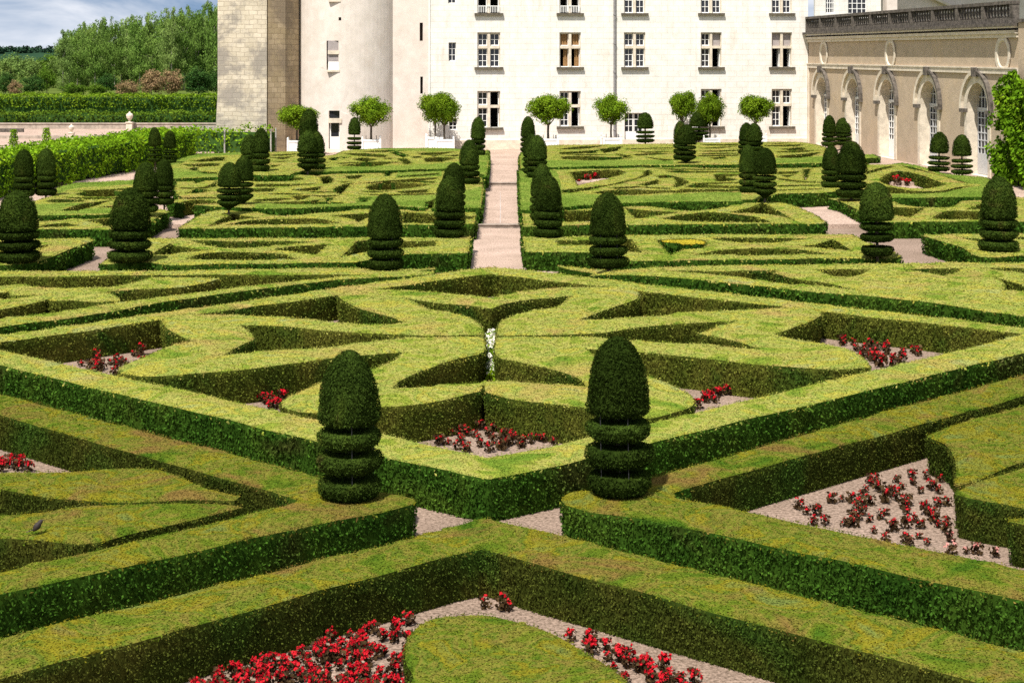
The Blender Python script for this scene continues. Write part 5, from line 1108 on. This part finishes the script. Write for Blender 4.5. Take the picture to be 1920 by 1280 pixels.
# far wooded ridge
mb = MB(); nx = 60; vs = []
for i in range(nx+1):
    x = -1500+i*40; hgt = 6+3.5*math.sin(i*.33)+2.2*math.sin(i*.9+1)
    vs += [(x, 1300, -1), (x, 1500, hgt), (x, 1800, hgt+2), (x, 2300, -1)]
fs = [(4*i+k, 4*i+4+k, 4*i+5+k, 4*i+1+k) for i in range(nx) for k in range(3)]; mb.add(vs, fs); structure('hill', mb, M['hill'])
mb = MB()
for i in range(90):
    x = RNG.uniform(-640, -330); h0 = RNG.uniform(2, 5.5); ellipsoid_leaves(mb, (x, 1490+RNG.uniform(-25, 60), 4+h0), (RNG.uniform(8, 15), 8, RNG.uniform(4, 6.5)), 160, 2.6, 0, 8, .3, .8, .8)
o = mb.build('distant_wood', M['hill']); tag(o, 'dark blue-green wood on the distant ridge at the left horizon', 'wood', kind='stuff')

# ------------------------------------------------------------------ flowers
FP = {}
def flower(kind, var):
    key = (kind, var)
    if key in FP: return copy_tree(FP[key])
    root = empty('begonia_plant' if kind != 'white' else 'white_flower_plant'); mb = MB(); n = 44
    a = RNG.uniform(0, 6.28, n); r = RNG.uniform(.01, .085, n); z = RNG.uniform(.015, .15, n); p = np.stack([r*np.cos(a), r*np.sin(a), z], 1)
    mb.tube([(0, 0, -.02), (0, 0, .14)], .008, 5); mb.leaves(p, p+np.array([[0, 0, .1]]), .062, .045, 0, .35)
    mb.build('leaves', M['vine'] if kind == 'white' else M['bronze'], root)
    mb = MB(); k = {'red': 4, 'dense': 10, 'pink': 4, 'white': 10}[kind]
    for i in range(k):
        a = random.uniform(0, 6.28); r = random.uniform(.0, .08); c = np.array([[r*math.cos(a), r*math.sin(a), random.uniform(.09, .165)]])
        q = RNG.normal(0, .011, (6, 3)); mb.leaves(c+q, q*40+np.array([[0, 0, .5]]), .034, .030, 0, .5)
    mb.build('blossoms', M[{'red': 'petal', 'dense': 'petal', 'pink': 'petal_pink', 'white': 'petal_white'}[kind]], root)
    FP[key] = root; return root
def inpoly(x, y, pl):
    c = False; n = len(pl)
    for i in range(n):
        (x1, y1), (x2, y2) = pl[i], pl[i-1]
        if (y1 > y) != (y2 > y) and x < (x2-x1)*(y-y1)/(y2-y1)+x1: c = not c
    return c
def bed(pl, z, spacing, kind, label, group, scale=1.0, prob=1.0, cap=80):
    w = [un(x, y, z) for x, y in pl]; x0, x1 = min(p[0] for p in w), max(p[0] for p in w); y0, y1 = min(p[1] for p in w), max(p[1] for p in w); spots = []
    for i in range(int((x1-x0)/spacing)+1):
        for j in range(int((y1-y0)/spacing)+1):
            X, Y = x0+(i+random.uniform(.1, .9))*spacing, y0+(j+random.uniform(.1, .9))*spacing
            if inpoly(X, Y, w): spots.append((X, Y))
    random.shuffle(spots); spots = spots[:min(cap, int(len(spots)*prob+.5))]
    for X, Y in spots:
        o = flower(kind, random.randrange(4)); o.location = (X, Y, z); s = scale*random.uniform(.7, 1.25); o.scale = (s, s, s*random.uniform(.9, 1.2)); o.rotation_euler = (0, 0, random.uniform(0, 6.28))
        tag(o, label, 'flower', group)
    return len(spots)
nf = 0
nf += bed(P('p', [(340, 1300), (470, 1255), (560, 1222), (640, 1190), (700, 1182), (768, 1170), (775, 1230), (780, 1300), (700, 1330), (380, 1330)]), 0, .128, 'dense', 'bushy red begonia in the dense bed at the bottom, left of the pale block', 'red begonias of the bottom left bed', .86, 1, 105)
nf += bed(P('p', [(1035, 1185), (1110, 1200), (1200, 1240), (1290, 1275), (1400, 1320), (1200, 1320), (1150, 1260), (1090, 1225)]), 0, 0.15, 'dense', 'red begonia in the narrow bed at the bottom, right of the pale block', 'red begonias of the bottom right bed', .9, .62, 32)
nf += bed(P('p', [(893, 1135), (935, 1138), (970, 1150), (900, 1148)]), 0, .14, 'red', 'small red begonia in the corner below the point of the big V hedge', 'red begonias in the V corner', .9, .7, 6)
nf += bed(P('p', [(1440, 975), (1500, 950), (1560, 925), (1640, 900), (1730, 882), (1778, 900), (1785, 960), (1778, 1020), (1740, 1042), (1640, 1015), (1540, 990)]), 0, 0.22, 'red', 'red begonia with dark leaves in the sandy bed at right', 'red begonias of the sandy right bed', .9, .95, 62)
nf += bed(P('p', [(1780, 1015), (1890, 1045), (1880, 1062), (1760, 1040)]), 0, .22, 'pink', 'pinkish begonia in the sandy strip at the right edge', 'pink begonias at the right edge', .9, .6, 6)
nf += bed(P('p', [(780, 825), (870, 812), (905, 800), (1000, 815), (1070, 830), (1010, 842), (950, 850), (912, 856), (850, 845)]), 0, .17, 'red', 'red begonia in the small bed at the near corner of the diamond frame', 'red begonias in the near diamond corner', 1.0, 1, 38)
nf += bed(P('p', [(125, 690), (215, 668), (295, 655), (270, 680), (220, 705), (190, 712)]), 0, 0.32, 'red', 'thin red begonia in the left corner bed of the diamond frame', 'red begonias in the left diamond corner', 1.2, .7, 16)
nf += bed(P('p', [(1560, 640), (1640, 650), (1740, 665), (1720, 676), (1640, 695), (1620, 680)]), 0, 0.27, 'red', 'red begonia in the right corner bed of the diamond frame', 'red begonias in the right diamond corner', 1.3, .75, 26)
nf += bed(P('p', [(470, 760), (528, 740), (530, 765), (500, 775)]), 0, 0.2, 'dense', 'red begonia in the gap between the left wing and the diamond frame', 'red begonias below the left wing', 1.1, .85, 9)
nf += bed(P('p', [(1298, 740), (1378, 735), (1360, 752), (1300, 770)]), 0, 0.2, 'dense', 'red begonia in the gap between the right wing and the diamond frame', 'red begonias below the right wing', 1.1, .75, 10)
nf += bed(P('p', [(0, 862), (75, 872), (80, 886), (0, 886)]), 0, 0.2, 'dense', 'red begonia at the left edge below the left V hedge', 'red begonias at the left edge', 1.1, .8, 9)
nf += bed(P('p', [(912, 640), (928, 640), (927, 720), (905, 720)]), 0, 0.13, 'white', 'white flower in the narrow slit through the butterfly hedge', 'white flowers in the slit', 1.5, 1, 34)
nf += bed(P('p', [(1078, 343), (1140, 331), (1142, 340), (1080, 348)]), .15, 0.4, 'dense', 'red flower in the heart-shaped bed right of the path on the middle terrace', 'red flowers in the heart-shaped bed', 2.2, .9, 14)
nf += bed(P('p', [(1674, 343), (1706, 346), (1706, 351), (1676, 349)]), .15, 0.4, 'dense', 'red flower in the almond-shaped bed before the arcade', 'red flowers in the almond-shaped bed', 2.2, .95, 8)
nf += bed(P('p', [(592, 592), (606, 592), (634, 602), (600, 604)]), 0, .3, 'red', 'red begonia deep in the frame corner left of the butterfly', 'red begonias deep in the frame', 1.2, .8, 5)
print('flowers', nf)
# the bird on the left block
X, Y = un(69, 998, .58); root = empty('bird', (X, Y, .585), R(20)); root.scale = (.8, .8, .8); mb = MB()
mb.lathe([(.005, -.09), (.035, -.05), (.055, .0), (.05, .04), (.035, .075), (.036, .10), (.02, .125), (.003, .13)], 10)
b = mb.build('body', M['feather'], root, smooth=True); b.rotation_euler = (0, R(38), 0); b.location = (0, 0, .085)
mb = MB(); mb.tube([(.085, 0, .185), (.125, 0, .18)], [.008, .002], 5); mb.build('beak', M['iron'], root)
mb = MB(); mb.add([(-.05, -.015, .05), (-.05, .015, .05), (-.16, .02, .015), (-.16, -.02, .015), (-.05, 0, .035)], [(0, 1, 2, 3), (0, 3, 4), (1, 4, 2), (3, 2, 4), (0, 4, 1)]); mb.build('tail', M['feather'], root)
tag(root, 'small dark bird sitting on the flat box block at far left', 'bird')
# thin water jet of the path
mb = MB(); X, Y = un(938, 424, .0); mb.tube([(X, Y-.25, 0), (X+.005, Y-.25, .8), (X, Y-.25, 1.35)], [.012, .01, .004], 6); tag(mb.build('water_jet', M['water']), 'thin upright water jet at the step in the central path', 'fountain jet')
